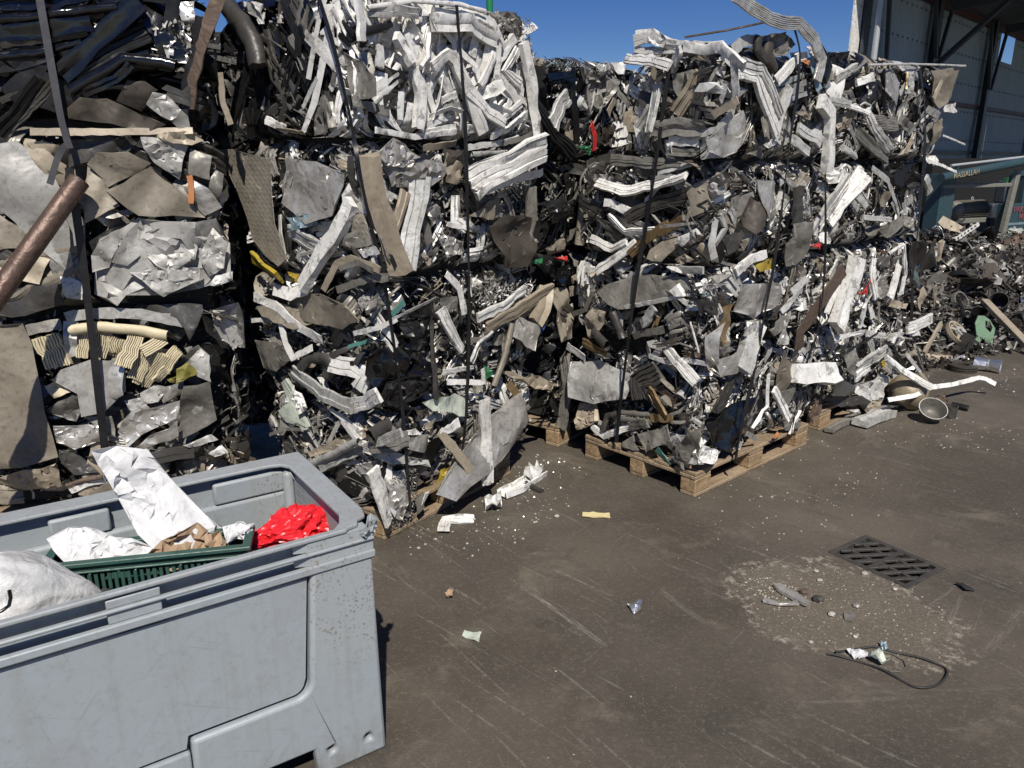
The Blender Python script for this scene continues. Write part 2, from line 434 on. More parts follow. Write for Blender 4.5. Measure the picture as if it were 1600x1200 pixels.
# name: (label, [(face, s0, s1)], z0, z1, style)
BALES = {
 'A1': ("scrap bale with white foil and cream ribbed panels, lowest behind the bin", [('A', -.1, 1.6)], .16, 1.09, 'big'),
 'A2': ("scrap bale of large folded taupe and silver sheets behind the leaning rusty pipe", [('A', -.1, 1.6)], 1.12, 1.86, 'big'),
 'A3': ("glossy black scrap bale on top of the folded taupe sheets", [('A', -.1, 1.6)], 1.89, 2.62, 'black'),
 'B1': ("shredded scrap bale with big grey plate sticking out beside the grey box", [('F', .05, .85), ('G', 0, 1.22)], .15, .60, 'mix'),
 'B2': ("mixed scrap bale with brown sheet and black crushed middle, second up beside the grey box", [('F', 0, .85), ('G', 0, 1.25)], .62, 1.21, 'mixdark'),
 'B3': ("scrap bale with tan tread plate and grey V-shaped profile", [('F', 0, .85), ('G', 0, 1.27)], 1.23, 1.81, 'mixlight'),
 'B4': ("bale of bent white window profiles on top, dark on its other side", [('F', 0, .85), ('G', 0, 1.23)], 1.84, 2.42, 'white'),
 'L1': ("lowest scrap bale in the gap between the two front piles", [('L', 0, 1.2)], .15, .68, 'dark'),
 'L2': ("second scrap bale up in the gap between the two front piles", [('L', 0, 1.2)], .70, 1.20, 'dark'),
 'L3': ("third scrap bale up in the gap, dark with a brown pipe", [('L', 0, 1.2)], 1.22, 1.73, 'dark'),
 'L4': ("topmost bale in the gap with pale blue swarf on its top", [('L', 0, 1.3)], 1.75, 2.28, 'darkmix'),
 'P1': ("scrap bale resting on the open wooden pallet, black panel at its corner", [('P', .02, .90), ('Q', 0, 1.22)], .15, .73, 'mix'),
 'P2': ("fine mixed scrap bale with perforated grey plate, second above the open pallet", [('P', 0, .90), ('Q', 0, 1.25)], .75, 1.21, 'mixfine'),
 'P3': ("scrap bale of grey profiles with small yellow plate, third above the open pallet", [('P', 0, .90), ('Q', 0, 1.27)], 1.23, 1.72, 'mixgrey'),
 'P4': ("topmost bale with white bent profiles and twisted ribbed strip curling into the sky", [('P', .33, .90), ('Q', 0, 1.27)], 1.75, 2.25, 'mixgrey'),
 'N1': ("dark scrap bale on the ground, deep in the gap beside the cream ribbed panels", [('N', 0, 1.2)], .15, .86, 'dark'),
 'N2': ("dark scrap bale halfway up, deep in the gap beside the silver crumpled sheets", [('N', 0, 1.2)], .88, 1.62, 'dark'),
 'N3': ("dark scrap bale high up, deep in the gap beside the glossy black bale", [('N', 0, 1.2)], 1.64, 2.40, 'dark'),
 'Z1': ("lowest bale near the tan pot with a long white strip trailing onto the ground", [('Z', 0, 1.3)], .15, .70, 'mix'),
 'Z2': ("scrap bale with black slab and long white profiles beside the heap", [('Z', 0, 1.3)], .72, 1.20, 'mixlight'),
 'Z3': ("scrap bale of ridged white profiles in front of the teal machine", [('Z', 0, 1.3)], 1.22, 1.72, 'mixlight'),
 'Z4': ("topmost bale with a thin rod along its top edge, before the hall wall", [('Z', 0, 1.3)], 1.74, 2.33, 'mixlight'),
}
STACK_BASE = dict(A=(-2.0, 3.9), B=(-.6, 4.1), L=(.5, 5.4), P=(1.1, 4.6), Z=(2.1, 5.5), N=(-1.5, 4.6))
ROOT = {}
for k, (lab, fs, z0, z1, st) in BALES.items():
    bx = STACK_BASE[k[0]]
    ROOT[k] = thing("scrap_bale", lab, "scrap bale", (bx[0], bx[1], z0), 0, "baled scrap stacked in the yard")
def to_bale(k, W_): return W_ - np.array(ROOT[k].location)
PN = dict(S="metal_strip", R="bent_profile", U="channel_strip", B="crushed_section", G="ribbed_panel", T="crushed_tube", P="metal_sheet", C="crumpled_sheet", X="shredded_scrap")
PICK = [(v[1], v[2], v[3], k) for k, v in BALES.items()]
def bale_at(face, z):
    best = None
    for k, (lab, fs, z0, z1, st) in BALES.items():
        if any(f == face for f, _, _ in fs):
            dz = 0 if z0 <= z <= z1 else min(abs(z - z0), abs(z - z1))
            if best is None or dz < best[0]: best = (dz, k)
    return best[1]
def put(kind, k, face, V, F, m, ang=None, name=None):
    W_ = to_bale(k, FACES[face].w(V))
    nm = name or PN[kind]
    a = {'C': 36, 'P': 34, 'T': 60}.get(kind, 36) if ang is None else ang
    return link(nm, mesh(nm, W_, F, m, a), ROOT[k])
# ------------------------------------------------------------------ the pieces one can pick out in the photograph
CROP = dict(a1=(0, 0, 3.8095), a2=(400, 0, 3.2), a3=(820, 0, 3.2), a4=(1200, 0, 4), a5=(0, 200, 3.2), a6=(400, 300, 3.2), a7=(820, 300, 3.2), a8=(1200, 240, 4),
            b1=(0, 440, 3.636), b3=(400, 560, 3.2), b4=(840, 540, 3.2), b5=(1200, 440, 4))
MARKS = """
a1 T BK 60 5|0,120 240,100 520,60 700,40
a1 B BK 95 0|-60,200 200,190 420,160 560,150
a1 S GYD 40 12|0,265 280,235 520,200
a1 T BK 60 0|-60,340 250,310 480,250
a1 B BK 130 20|360,430 560,260 720,110 830,10
a1 R DK 120 10|430,440 640,290 860,190
a1 S DK 60 0|-40,410 150,380 300,330
a1 T BK 75 20|420,535 600,440 740,350 960,370 1040,390
a1 B BK 60 10|450,560 700,470 790,390
a1 U BK 70 0|0,40 300,30 560,-20
a1 T BK 80 -10|560,60 760,-30 900,-80
a1 C BRD 0 0|690,600 760,480 860,480 930,530 830,660
a1 P BRD 0 15|390,640 480,580 640,590 990,740 900,775 400,705
a1 C ALD 0 25|870,620 910,550 990,560 1120,690 1140,790 1060,765
a1 R DK 110 15|-20,790 120,640 230,470
a1 R GYD 60 5|60,760 200,620 310,490
a1 S RUSTBR 95 25|1300,-20 1240,150 1180,320 1140,480 1125,640
a1 C DK 0 0|1290,200 1400,90 1500,160 1470,300 1330,330
a1 T GYD 90 15|1380,60 1480,150 1570,270 1600,400
a1 R DK 70 10|1500,290 1440,520 1380,780
a1 R DK 55 5|1560,420 1500,640 1480,820
a1 S TAN 35 8|1310,430 1320,600 1370,740
a1 C LG 0 12|1420,0 1560,20 1560,130 1480,80
a1 R DK 60 0|1090,820 1110,500 1190,100
a1 C BK 0 0|900,200 1060,180 1100,330 960,400
a1 C FOIL 0 -10|960,220 1060,160 1140,240 1120,380 1000,360
a1 C FOIL 0 -10|1060,10 1150,0 1160,140 1080,120
a1 S GYD 40 0|0,600 100,560 250,560
a5 P ALM 0 0|-60,90 80,60 230,170 300,300 420,470 440,830 200,600 -60,360
a5 P TAN 0 -8|90,50 180,60 330,190 310,300 240,240
a5 S TAN 36 35|150,18 500,22 960,14
a5 C TAN 0 30|700,20 970,20 1010,60 960,85 760,60
a5 C ALM 0 10|700,40 900,70 940,90 890,260 770,170
a5 P BR 0 32|430,180 490,120 640,120 750,180 530,300 505,250
a5 P BR 0 45|540,310 750,190 870,290 1020,450 690,440 640,400
a5 P BR 0 22|420,290 432,190 510,240 530,320 600,390 430,475
a5 P GY 0 15|950,105 1060,140 1050,260 940,230
a5 S ORG 30 25|945,240 958,300 955,375
a5 P AL 0 12|965,260 1040,300 1110,400 1020,440 970,380
a5 C ALM 0 18|450,560 620,490 690,450 1080,450 1150,580 1160,740 1020,800 820,840 640,830 590,880 460,840
a5 C ALM 0 42|730,520 930,460 980,600 970,660 850,720 740,640
a5 C ALM 0 45|560,670 640,520 700,460 735,560 720,620 640,690
a5 C ALM 0 42|990,640 1060,500 1140,580 1120,700 1040,750
a5 C ALM 0 50|650,720 830,690 1000,700 1000,760 820,840
a5 C ALM 0 46|450,640 500,560 600,500 590,600 540,700 460,720
a5 C W 0 44|1030,790 1080,740 1160,720 1160,760 1090,790
a5 P TAN 0 10|-60,620 200,640 250,660 200,780 100,760 -60,740
a5 P GYD 0 0|-60,830 300,770 330,880 60,950 -60,930
a5 P BR 0 4|-60,400 140,530 100,600 -60,610
a5 C W 0 15|290,720 420,780 410,860 330,850
a5 S GY 30 20|430,420 560,440 660,420
a5 P GYD 0 -5|330,60 690,50 640,130 430,170 340,200
a5 P GY 0 0|1060,200 1120,230 1090,420 1040,320
b1 P BR 0 20|-60,255 120,240 240,600 320,1010 130,1050 -60,1070
b1 C TAN 0 15|-60,1110 150,1060 320,1030 340,1180 200,1200 -40,1190
b1 S LG 60 22|370,205 560,180 800,190 1060,240
b1 P GYD 0 8|740,150 930,130 1150,130 1160,170 1080,330 1000,200
b1 T CRM 60 18|400,270 560,250 760,265 940,300
b1 G CRM 150 14|255,320 330,470
b1 G CRM 75 14|475,280 465,430
b1 G CRM 90 16|590,285 560,430
b1 G CRM 110 16|660,330 665,430
b1 G CRM 95 24|770,310 715,470
b1 G CRM 95 28|830,390 765,550
b1 G CRM 110 24|920,420 790,590
b1 G CRM 70 18|930,330 820,390
b1 G CRM 80 16|1010,390 940,500
b1 G CRM 60 24|940,500 880,560
b1 C CRM 0 18|250,600 320,550 430,620 310,660
b1 G CRM 40 10|760,300 900,300
b1 P ALM 0 32|340,500 520,440 700,440 705,640 600,740 460,770 440,640 300,560
b1 P AL 0 40|600,480 700,450 705,640 620,690
b1 C GYD 0 20|240,740 420,630 470,700 440,790
b1 C ALM 0 20|1060,460 1130,380 1190,420 1200,570 1120,540
b1 C OLV 0 26|1000,500 1060,460 1130,520 1050,560 1000,580
b1 C OLV 0 16|940,560 1000,540 990,580
b1 P GY 0 10|1050,580 1190,560 1230,790 1120,860 1010,910 1020,720
b1 C ALM 0 12|790,640 880,590 960,600 900,680 820,700
b1 C GY 0 12|880,620 1040,570 1040,640 930,690
b1 C ALM 0 12|700,680 800,660 850,720 740,740
b1 C FOIL 0 45|660,860 740,740 1030,690 1000,780 800,880 720,950
b1 C FOIL 0 48|740,980 880,860 1010,790 1015,880
b1 C FOIL 0 36|310,810 560,820 600,900 420,960 320,920
b1 P GY 0 15|460,780 640,760 660,880 560,830
b1 C GYD 0 22|480,1000 600,960 560,1020
b1 C LG 0 16|1040,930 1200,870 1240,900 1100,940
b1 C W 0 16|1180,980 1260,930 1300,970 1220,1000
b1 R GYD 70 15|850,1010 1000,980 1100,970
b1 T RUSTBR 24 15|380,1160 470,1130 580,1110
b1 S W 34 15|400,1190 500,1150 590,1140
b1 C GYD 0 0|330,960 480,1010 560,1080 420,1100 340,1040
b1 S GY 60 10|150,280 250,260 330,250
b1 P LG 0 12|350,230 440,230 440,420 370,440
a2 R DK 45 0|130,0 200,150 330,260
a2 S DK 40 5|200,150 260,330 290,400
a2 R GYD 70 10|20,170 60,320 130,420 190,520
a2 R DK 90 -5|20,-20 30,120 110,240
a2 S LG 20 20|300,390 240,540
a2 S GY 30 10|170,180 240,340
a2 P GY 0 15|430,260 530,310 600,390 600,480 480,520 440,400
a2 P GY 0 8|500,500 640,520 700,600 500,530
a2 P GY 0 12|270,520 340,470 390,560 370,660 280,680
a2 R W 38 25|508,0 520,100 515,205
a2 C GYD 0 14|630,480 700,460 745,520 640,545
a2 R LG 32 12|620,230 615,300 605,340
a2 T DK 50 10|540,160 640,140 670,120
a2 C DK 0 8|560,320 760,360 740,440 620,380
a2 C BRD 0 12|690,400 760,380 790,430 700,440
a2 R W 34 16|50,600 130,645
a2 S TAN 24 12|100,640 240,665
a2 R GY 30 8|360,520 390,640
a2 C GYD 0 5|70,480 160,470 140,560
a2 S GY 26 15|380,420 400,290 430,230
a2 R GYD 50 0|180,0 230,120 330,230
a2 R DK 60 0|330,20 400,120 480,200
a2 C W 0 10|0,70 40,60 40,120 10,120
a2 T W 26 25|560,40 780,5 1000,25 1130,60
a2 R W 40 25|900,70 1080,80 1180,120 1230,220
a2 B W 75 22|880,125 1060,115 1190,200
a2 R W 44 38|890,340 970,265 1000,290 1150,660
a2 R W 44 28|990,300 1060,450 1150,570 1220,620
a2 R W 40 24|930,380 1000,480 1080,610
a2 S W 36 18|940,380 920,480 890,600
a2 R W 36 22|870,180 840,290 800,340
a2 B W 44 28|800,345 830,480 810,640
a2 S W 25 20|850,450 840,560 820,660
a2 B W 46 24|700,180 740,240 770,320
a2 S W 28 20|760,170 790,290
a2 R W 80 10|920,265 1120,250
a2 R W 30 18|1190,190 1180,290 1100,430
a2 S W 28 20|1170,210 1150,340 1090,420
a2 R W 24 26|1215,200 1205,400
a2 B W 38 24|1290,190 1220,330
a2 R W 40 28|1310,250 1250,350 1330,420
a2 R W 34 20|1215,380 1290,470 1330,540
a2 B W 50 26|1130,480 1190,430
a2 B W 42 34|1335,220 1375,400 1405,690
a2 S W 30 18|1200,470 1150,540
a2 S W 26 18|1280,500 1240,600
a2 R W 30 22|1325,520 1230,600
a2 R W 30 24|1350,570 1260,640 1180,680
a2 R W 30 28|600,650 800,685 1010,655
a2 S W 26 22|860,630 980,590 1000,570
a2 R W 26 18|840,660 1000,630
a2 S W 22 16|870,580 960,540 1010,560
a2 S W 24 14|860,420 880,500 900,560
a2 B W 30 12|930,500 990,470
a2 S LG 26 10|940,540 1000,520
a2 B W 40 12|1050,640 1180,640
a2 B W 28 16|1160,520 1260,560
a2 B W 28 16|1100,440 1120,540 1180,600
a2 S W 24 14|1020,250 1090,330 1110,420
a2 S W 28 10|1240,240 1200,350
a2 R LG 60 8|560,60 690,50 770,70
a2 C GY 0 16|1200,60 1290,60 1350,150 1330,230 1260,150
a2 C W 0 16|770,30 840,40 830,100 760,80
a5 P DIA 0 12|1110,110 1280,130 1415,150 1400,480 1450,650 1400,690 1250,560 1180,300
a2 P AL 0 24|130,790 280,810 430,870 430,930 380,1080 260,1120 110,1010
a6 P DIA 0 -12|450,170 560,100 600,260 520,280
a6 R YEL 48 25|-20,325 60,378 130,420
a6 C YEL 0 20|150,400 225,410 215,455 165,450
a6 B W 62 40|470,60 420,180 300,370 240,480
a6 S W 60 34|80,490 170,515 250,490 290,440
a6 R LG 60 25|160,190 240,250 330,320
a6 C BLG 0 32|150,130 260,110 290,160 170,200
a6 S TAN 36 25|330,490 400,360 470,330 610,390
a6 S GY 30 22|420,380 520,350 600,390
a6 B TAN 85 30|570,-170 625,40 690,220 755,385
a6 R LG 72 32|760,385 795,180 825,20 830,-70
a6 R TAN 40 22|690,200 730,90 760,0
a2 C FOIL 0 22|600,770 680,690 760,720 830,780 740,840 640,830
a2 C ALD 0 20|650,840 850,800 940,820 880,930 700,940
a2 P BRD 0 18|940,740 1040,760 1030,900 960,930
a2 P TAN 0 26|950,760 1030,830 1010,920 960,910
a2 R W 130 75|1100,920 1280,820 1440,735
a2 S W 40 82|1130,960 1300,900 1470,860
a2 S TAN 34 15|840,740 1010,715
a2 T LG 26 25|1080,770 1240,760
a2 S GY 20 22|1240,720 1340,690 1420,640
a2 R LG 30 20|1060,740 1200,720 1330,690
a6 C ALD 0 20|900,200 1040,240 1050,310 950,330
a6 P BR 0 14|1070,120 1170,40 1240,30 1230,130 1160,140
a6 P BRD 0 18|1180,180 1240,120 1380,130 1390,260 1340,370 1240,380
a6 R GY 46 22|1390,-20 1390,150 1380,260
a6 R W 50 14|1000,20 1000,140 1040,180
a6 S W 24 20|960,160 1050,180
a6 C BR 0 16|830,310 880,330 860,380
a6 C ALD 0 16|840,80 900,60 960,120 880,180
a6 S GY 40 12|870,0 860,150 880,250
a6 C GY 0 12|410,250 520,190 580,260 480,290
a6 C FOIL 0 12|500,290 590,270 620,310 540,330
a6 P BR 0 18|60,540 330,510 470,560 540,640 430,690 200,640
a6 P BR 0 30|0,570 120,560 300,640 200,690 30,620
a6 S W 36 32|-20,525 90,570 200,670 330,740
a6 R LG 24 26|-20,645 110,640
a6 S W 26 28|110,640 140,760 180,830 280,780
a6 P GY 0 12|0,740 100,750 200,820 100,900 30,880
a6 T GYD 44 22|220,880 260,830 330,830 380,880 330,930
a6 R W 70 26|370,860 470,880 530,930 500,990
a6 R LG 55 34|180,900 330,1000 490,1070
a6 R W 75 28|480,1070 550,1050 630,1010
a6 R PGR 50 26|140,950 190,1080 230,1190
a6 P PGR 0 20|115,1090 180,1040 220,1180 150,1150
a6 C BK 0 22|560,830 700,720 860,700 880,900 760,930 600,990
a6 C DK 0 24|650,950 850,940 870,1000 700,1080 620,1050
a6 R GYD 34 32|880,650 880,850 890,1030
a6 C DK 0 15|720,640 900,640 900,720 740,720
a6 S TEAL 20 25|460,775 560,745
a6 S TEAL 22 22|680,620 750,550
a6 R LG 24 20|490,710 620,680 700,640
a6 C DK 0 14|690,640 900,530 920,600 700,660
a6 S LG 14 26|680,640 900,530
a6 R W 42 24|930,590 970,700 1020,790
a6 S W 30 22|960,410 1020,480 1040,610
a6 R W 34 24|1110,630 1250,560 1340,480
a6 R TAN 50 28|1160,680 1330,580 1470,480
a6 B TAN 56 28|1400,650 1470,490
a6 P AL 0 40|1270,720 1340,620 1430,680 1370,790
a6 P BR 0 20|1500,490 1560,480 1580,730 1510,750
a6 T BR 26 38|1280,660 1230,850 1180,970
a6 C BLU 0 45|1420,670 1445,665 1440,700
a6 C TAN 0 36|1240,900 1420,920 1530,960 1500,1010 1350,960
a6 S BRZ 34 25|1270,960 1310,1020
a6 C GRN 0 22|1150,870 1190,900 1140,950
a6 R W 26 30|940,900 1110,880
a6 S W 22 30|960,950 1120,950 1110,880
a6 C GRN 0 12|1380,350 1440,330 1420,370
a6 C RED 0 20|1520,330 1560,320 1555,350
a6 S GY 24 20|1080,740 1150,740 1190,700
a6 R LG 30 16|1080,850 1110,760 1170,700
a6 P GY 0 10|920,530 1000,520 1020,600 940,600
a6 S GY 40 10|400,490 540,440 640,430
a6 C GY 0 5|540,560 640,490 680,540 560,620
b3 P PGR 0 36|830,220 1010,180 1060,200 1050,290 880,260
b3 P ALD 0 90|900,680 1000,490 1180,300 1375,170 1400,330 1200,510 960,700
b3 S TAN 38 120|925,370 1000,460 1080,580
b3 S W 34 118|930,380 1010,320
b3 R W 48 130|1150,210 1165,400 1170,625
b3 T LG 42 30|290,520 500,420 560,390
b3 R LG 44 36|320,550 560,440 740,365
b3 T GYD 60 34|560,395 665,340
b3 C TAN 0 22|230,480 400,400 540,350 550,390 400,460 270,500
b3 C LG 0 26|580,480 720,470 860,510 870,545 680,530
b3 C LG 0 28|450,550 600,510 580,580 480,580
b3 R W 60 44|600,560 640,700 675,825
b3 S GYD 40 25|430,520 415,625
b3 S GY 36 40|825,680 840,765
b3 S W 20 44|860,670 850,735
b3 C YEL 0 60|930,560 970,540 920,630
b3 C BR 0 40|840,340 900,300 880,390
b3 C BRD 0 30|790,250 860,270 830,310
b3 P ALD 0 30|760,400 860,380 880,480 780,460
b3 R GY 70 34|590,440 660,430 740,400
b3 C W 0 20|700,370 800,350 830,380 740,390
b3 C W 0 20|140,120 220,180 270,240 220,280 150,230
b3 C FOIL 0 30|640,620 760,560 770,700 740,810 680,790
a3L C BR 0 0|20,290 110,290 110,330 40,330
a3L S DK 34 10|240,380 260,560 270,720
a3L R DK 55 5|60,520 150,660 250,770
a3L R LG 60 12|150,620 180,540 220,480
a3L C GY 0 14|320,380 400,350 460,400 380,560 340,500
a3L S TAN 34 20|470,390 440,500 390,570
a3L S RED 26 22|340,620 365,680 370,750
a3L C GRN 0 14|280,730 350,730 330,780
a3L C BRD 0 12|390,620 450,640 440,720 390,720
a3L C LG 0 10|350,320 430,310 450,350 370,360
a3L P W 0 12|450,310 515,310 510,370 470,370
a3L P TAN 0 10|500,560 590,540 560,660 500,660
a3L P GY 0 8|580,630 620,610 610,720
a3L R BK 60 0|120,400 240,380
a3L R BK 50 0|90,440 100,520 180,640
a7L T BR 42 40|300,-10 290,120 272,260
a7L C DK 0 10|90,60 200,20 240,120 150,160
a7L C BR 0 14|100,280 190,230 210,290 120,320
a7L C GRN 0 18|40,345 100,330 90,360
a7L C RED 0 22|180,330 220,320 210,350
a7L S ORG 13 30|352,220 350,400
a7L C GY 0 12|310,120 370,60 380,160 330,220
a7L C BK 0 16|170,400 220,360 230,460 180,470
a3Q G FOIL 46 90|1060,-30 1180,60 1300,112 1400,110 1480,190 1520,290 1495,400
a3 C W 0 30|550,150 640,140 720,200 700,240 550,200
a3 R W 60 34|550,200 640,190 740,225
a3 R W 55 40|505,300 640,305 740,330
a3 R LG 40 30|550,255 700,255 800,240
a3 R W 55 38|800,225 900,250 980,230 1050,290 1100,330
a3 R LG 50 32|740,340 800,245
a3 S LG 26 30|700,210 830,215 900,215
a3Q S LG 46 28|1050,250 1100,210 1180,195
a3P S LG 32 40|1040,310 1050,450 1020,580 950,650 760,690
a3Q R W 66 45|1060,350 1170,380 1220,520 1275,655
a3Q R LG 44 36|1090,320 1190,345 1240,450 1285,570
a3P B GY 85 30|640,640 760,630 900,640
a3P R TAN 60 22|750,560 810,470 870,370
a3P R LG 56 30|655,420 650,560 640,660
a3P R GYD 54 18|900,310 880,430 840,590
a3P S TAN 40 36|935,580 1080,500
a3 P ALD 0 30|920,700 1040,590 1080,550 1120,610 1050,760 1000,790 930,760
a3P P LG 0 26|860,690 920,680 980,790 880,800
a3P C W 0 26|690,700 740,700 740,800 700,790
a3P R W 50 28|720,705 860,710
a3P B GY 44 20|720,760 860,765
a3P R LG 36 18|625,540 570,640
a3P P GYD 0 10|880,560 960,470 1000,560 920,620
a3P C BRD 0 5|680,500 750,480 740,580 690,590
a3P C GY 0 8|740,380 860,340 860,460 760,480
a3P S LG 24 18|1000,420 960,540
a3Q T BRD 54 20|1220,220 1200,280 1240,340
a3Q T GYD 60 16|1160,190 1150,250 1190,310
a3Q C GY 0 20|1190,180 1320,160 1370,220 1280,280 1210,260
a3Q R W 40 24|1375,285 1270,405
a3Q R LG 36 24|1330,440 1290,540 1250,700
a3Q C W 0 26|1205,725 1270,665 1265,720 1220,740
a3Q R GY 32 22|1200,590 1165,700
a3Q C ORG 0 24|1390,300 1430,300 1420,340
a3Q S BLG 27 24|1440,290 1450,450
a3Q R DK 40 20|1480,250 1520,340 1490,400
a3Q R LG 42 26|1470,500 1610,520
a3Q B W 52 55|1480,510 1530,560 1524,700 1518,855
a3Q R LG 38 24|1370,640 1450,710
a3Q R LG 36 22|1335,690 1400,760
a3Q C BR 0 20|1360,560 1440,560 1420,600
a3Q R LG 44 18|1440,700 1500,620
a3Q C GY 0 12|1130,770 1180,740 1200,800
a3Q C LG 0 15|1350,260 1420,260 1430,300 1360,310
a3Q C LG 0 20|1430,230 1480,230 1490,300 1440,290
a3P R GY 56 26|430,800 640,820 770,812
a3L P GYD 0 28|340,800 440,760 470,850 400,900 340,880
a3P R W 56 32|355,920 490,960 600,940 800,890
a3P R LG 32 26|640,900 720,880 810,940
a3P S LG 28 24|660,865 830,820
a3P R W 40 26|400,1010 520,1055
a3P R GYD 75 22|500,1090 660,1010 830,970
a3P R BRZ 46 28|600,1195 790,1090
a3P T GYD 16 20|790,1090 940,1030 985,1040
a3P T GYD 16 26|800,1060 930,1000 985,1060
a3P T GYD 16 22|820,1100 960,1050 1000,1020
a3P C ALD 0 14|850,960 960,900 1000,960 880,1020
a3P C GYD 0 14|900,900 1000,860 1040,900 960,940
a3P C GYD 0 8|520,840 640,850 600,900
a7P R BRZ 42 22|520,310 600,240 710,160
a7P R W 42 30|355,400 450,330 545,260
a7P R W 42 26|325,235 430,290 500,250
a7P R W 38 28|420,120 500,200 640,190
a7P B GYD 46 8|410,180 470,230
a7Q P BRD 0 24|1080,130 1150,20 1190,50 1200,170 1130,210
a7Q P ALD 0 22|1180,-60 1280,-60 1260,110 1210,180 1180,60
a7Q P GY 0 40|1280,260 1340,160 1450,140 1440,280 1390,370 1300,370
a7Q R GYD 60 34|1390,-20 1370,160
a7Q P YEL 0 40|1150,350 1250,330 1260,380 1170,400
a7Q R W 34 28|1060,400 1130,330 1190,310
a7Q C RED 0 44|1450,262 1490,255 1480,290
a7P C ALD 0 24|790,200 860,180 870,240 820,270
a7P P BR 0 26|620,290 750,200 780,250 690,350 620,330
a7P C BR 0 22|740,340 800,310 840,340 780,365
a7 R TAN 38 20|870,270 920,330
a7Q S LG 30 22|960,140 930,260 940,330
a7Q R LG 26 20|980,120 1010,180 960,260
a7P R LG 34 18|730,385 900,390
a7Q C GYD 0 12|1000,220 1080,190 1100,280 1020,310
a7Q P BR 0 16|1060,250 1120,230 1110,300
a7P P GY 0 24|370,500 420,460 600,410 800,430 810,490 600,560 480,590 420,560
a7P R LG 22 34|500,575 640,550 760,525 810,560
a7P P BR 0 26|300,650 330,580 400,600 370,690 310,740
a7P T GYD 32 26|440,600 480,730
a7P T GYD 46 24|350,705 440,765
a7Q P BRZ 0 40|980,700 1000,580 1040,560 1020,680 990,780
a7Q P ALD 0 22|1080,460 1250,450 1260,560 1160,640 1080,600
a7 P AL 0 34|980,850 1060,800 1080,900 990,930
a7Q B LG 70 32|1080,900 1140,760 1190,670
a7Q P GY 0 26|1210,690 1320,590 1330,650 1230,720
a7 S RUSTBR 52 34|1610,390 1530,500 1460,600 1400,700 1392,780
a7P T LG 12 34|830,650 880,800
a7P R W 44 26|700,770 780,860 860,950
a7P S W 24 22|620,820 700,850 800,840 900,860
a7P C RUSTBR 0 20|790,790 860,770 870,830 800,830
a7P S W 30 24|210,770 300,830
a7P R BRZ 34 22|290,750 410,805
a7P S LG 34 22|620,820 610,760 680,770 640,830
a7P P ALD 0 22|900,720 960,660 970,860 910,880
a7P R LG 40 20|590,660 650,580
a7P C FOIL 0 22|690,640 740,580 730,680
a7P S GY 36 14|540,720 620,700 700,690
a7P C GYD 0 12|860,540 960,520 960,620 880,620
a7Q C AL 0 20|1100,640 1200,640 1160,760 1100,720
a7Q S LG 24 20|1340,500 1400,430
a7Q S LG 24 20|1290,600 1380,480
a7Q C LG 0 15|1260,760 1300,640 1330,760
a7P S GY 20 20|240,610 300,590 340,500
b4P P LG 0 34|160,80 290,80 455,160 440,270 290,290 170,250
b4P C TAN 0 28|200,290 280,290 305,380 200,420
b4P R GY 44 14|130,60 150,200 120,410
b4P R BRZ 46 30|550,220 610,290 665,350
b4P P RUSTBR 0 22|580,210 620,200 700,270 680,310
b4P R GYD 95 18|510,270 490,180 590,130
b4P T GY 26 24|420,335 550,355
b4P T GY 26 26|400,365 560,385
b4P T GYD 30 24|330,420 345,350 400,340
b4P S BRZ 40 28|560,362 655,372
b4P P GY 0 36|510,440 640,400 660,470 540,535
b4P P GY 0 46|690,500 830,390 800,520 740,620 685,600
b4P P GY 0 30|395,500 470,450 500,530
b4P R W 34 28|270,405 330,455 480,400
b4P R GY 50 26|470,400 560,385
b4P C GY 0 44|655,560 700,500 740,620
b4Q C W 0 40|810,590 830,500 950,540 900,580
b4Q P BK 0 24|840,390 1120,220 1125,350 1050,450 950,530 860,480
b4Q P GYD 0 34|830,320 940,180 1010,170 1000,250 900,340
b4Q R W 60 36|1170,160 1160,300 1090,420
b4Q R W 32 34|1185,220 1235,360
b4Q B W 85 36|1290,145 1455,145
b4Q P GY 0 24|1210,240 1290,200 1240,340
b4Q R W 40 34|1270,440 1310,330
b4Z C RUSTBR 0 45|1360,360 1470,110 1450,280 1380,390
b4Q C ORG 0 34|1170,460 1200,430 1220,470
b4Q S LG 24 30|1050,440 1110,470
b4Q C FOIL 0 32|980,520 1040,470 1010,520
b4Q P BR 0 18|1215,60 1290,90 1240,240 1200,210
b4Q C GY 0 24|1230,400 1300,340 1320,400 1250,430
b4P S TEAL 30 40|590,520 640,600
b4P C FOIL 0 40|755,590 790,520 820,600
b4P C BRD 0 20|700,340 760,330 770,390 720,400
a4Z T LG 15 30|630,407 900,400 1240,412
a4Z P ALD 0 20|690,420 800,420 820,520 780,660 740,600
a4Z P BR 0 40|1035,440 1100,430 1185,435 1165,560 1075,680 1040,620
a4Z R BR 26 44|1125,440 1040,620
a4Z C LG 0 26|820,600 880,460 905,480 890,580
a4Z R DK 54 18|735,440 745,690
a4Z R W 44 36|620,700 680,800 770,930
a4Z R W 36 36|350,630 450,640 610,710
a4Z G GY 95 24|680,765 810,785
a4Z C BR 0 20|420,720 540,680 550,790 430,820
a4Z B GY 44 28|830,740 915,795
a4Z C TAN 0 26|820,970 920,830 900,940
a4Z P BR 0 34|1030,760 1090,740 1080,860 1030,930
a4Z R GY 55 20|570,820 680,930 760,985
a4Z R LG 34 28|470,925 550,975
a4Z T LG 15 60|1100,850 1230,905
a4Z S W 17 60|1000,1005 1100,1035 1190,1075
a4Z C W 0 28|360,1060 500,1020 510,1110 380,1150
a4Z R W 36 26|560,520 640,480
a4Z R LG 40 24|430,490 520,420
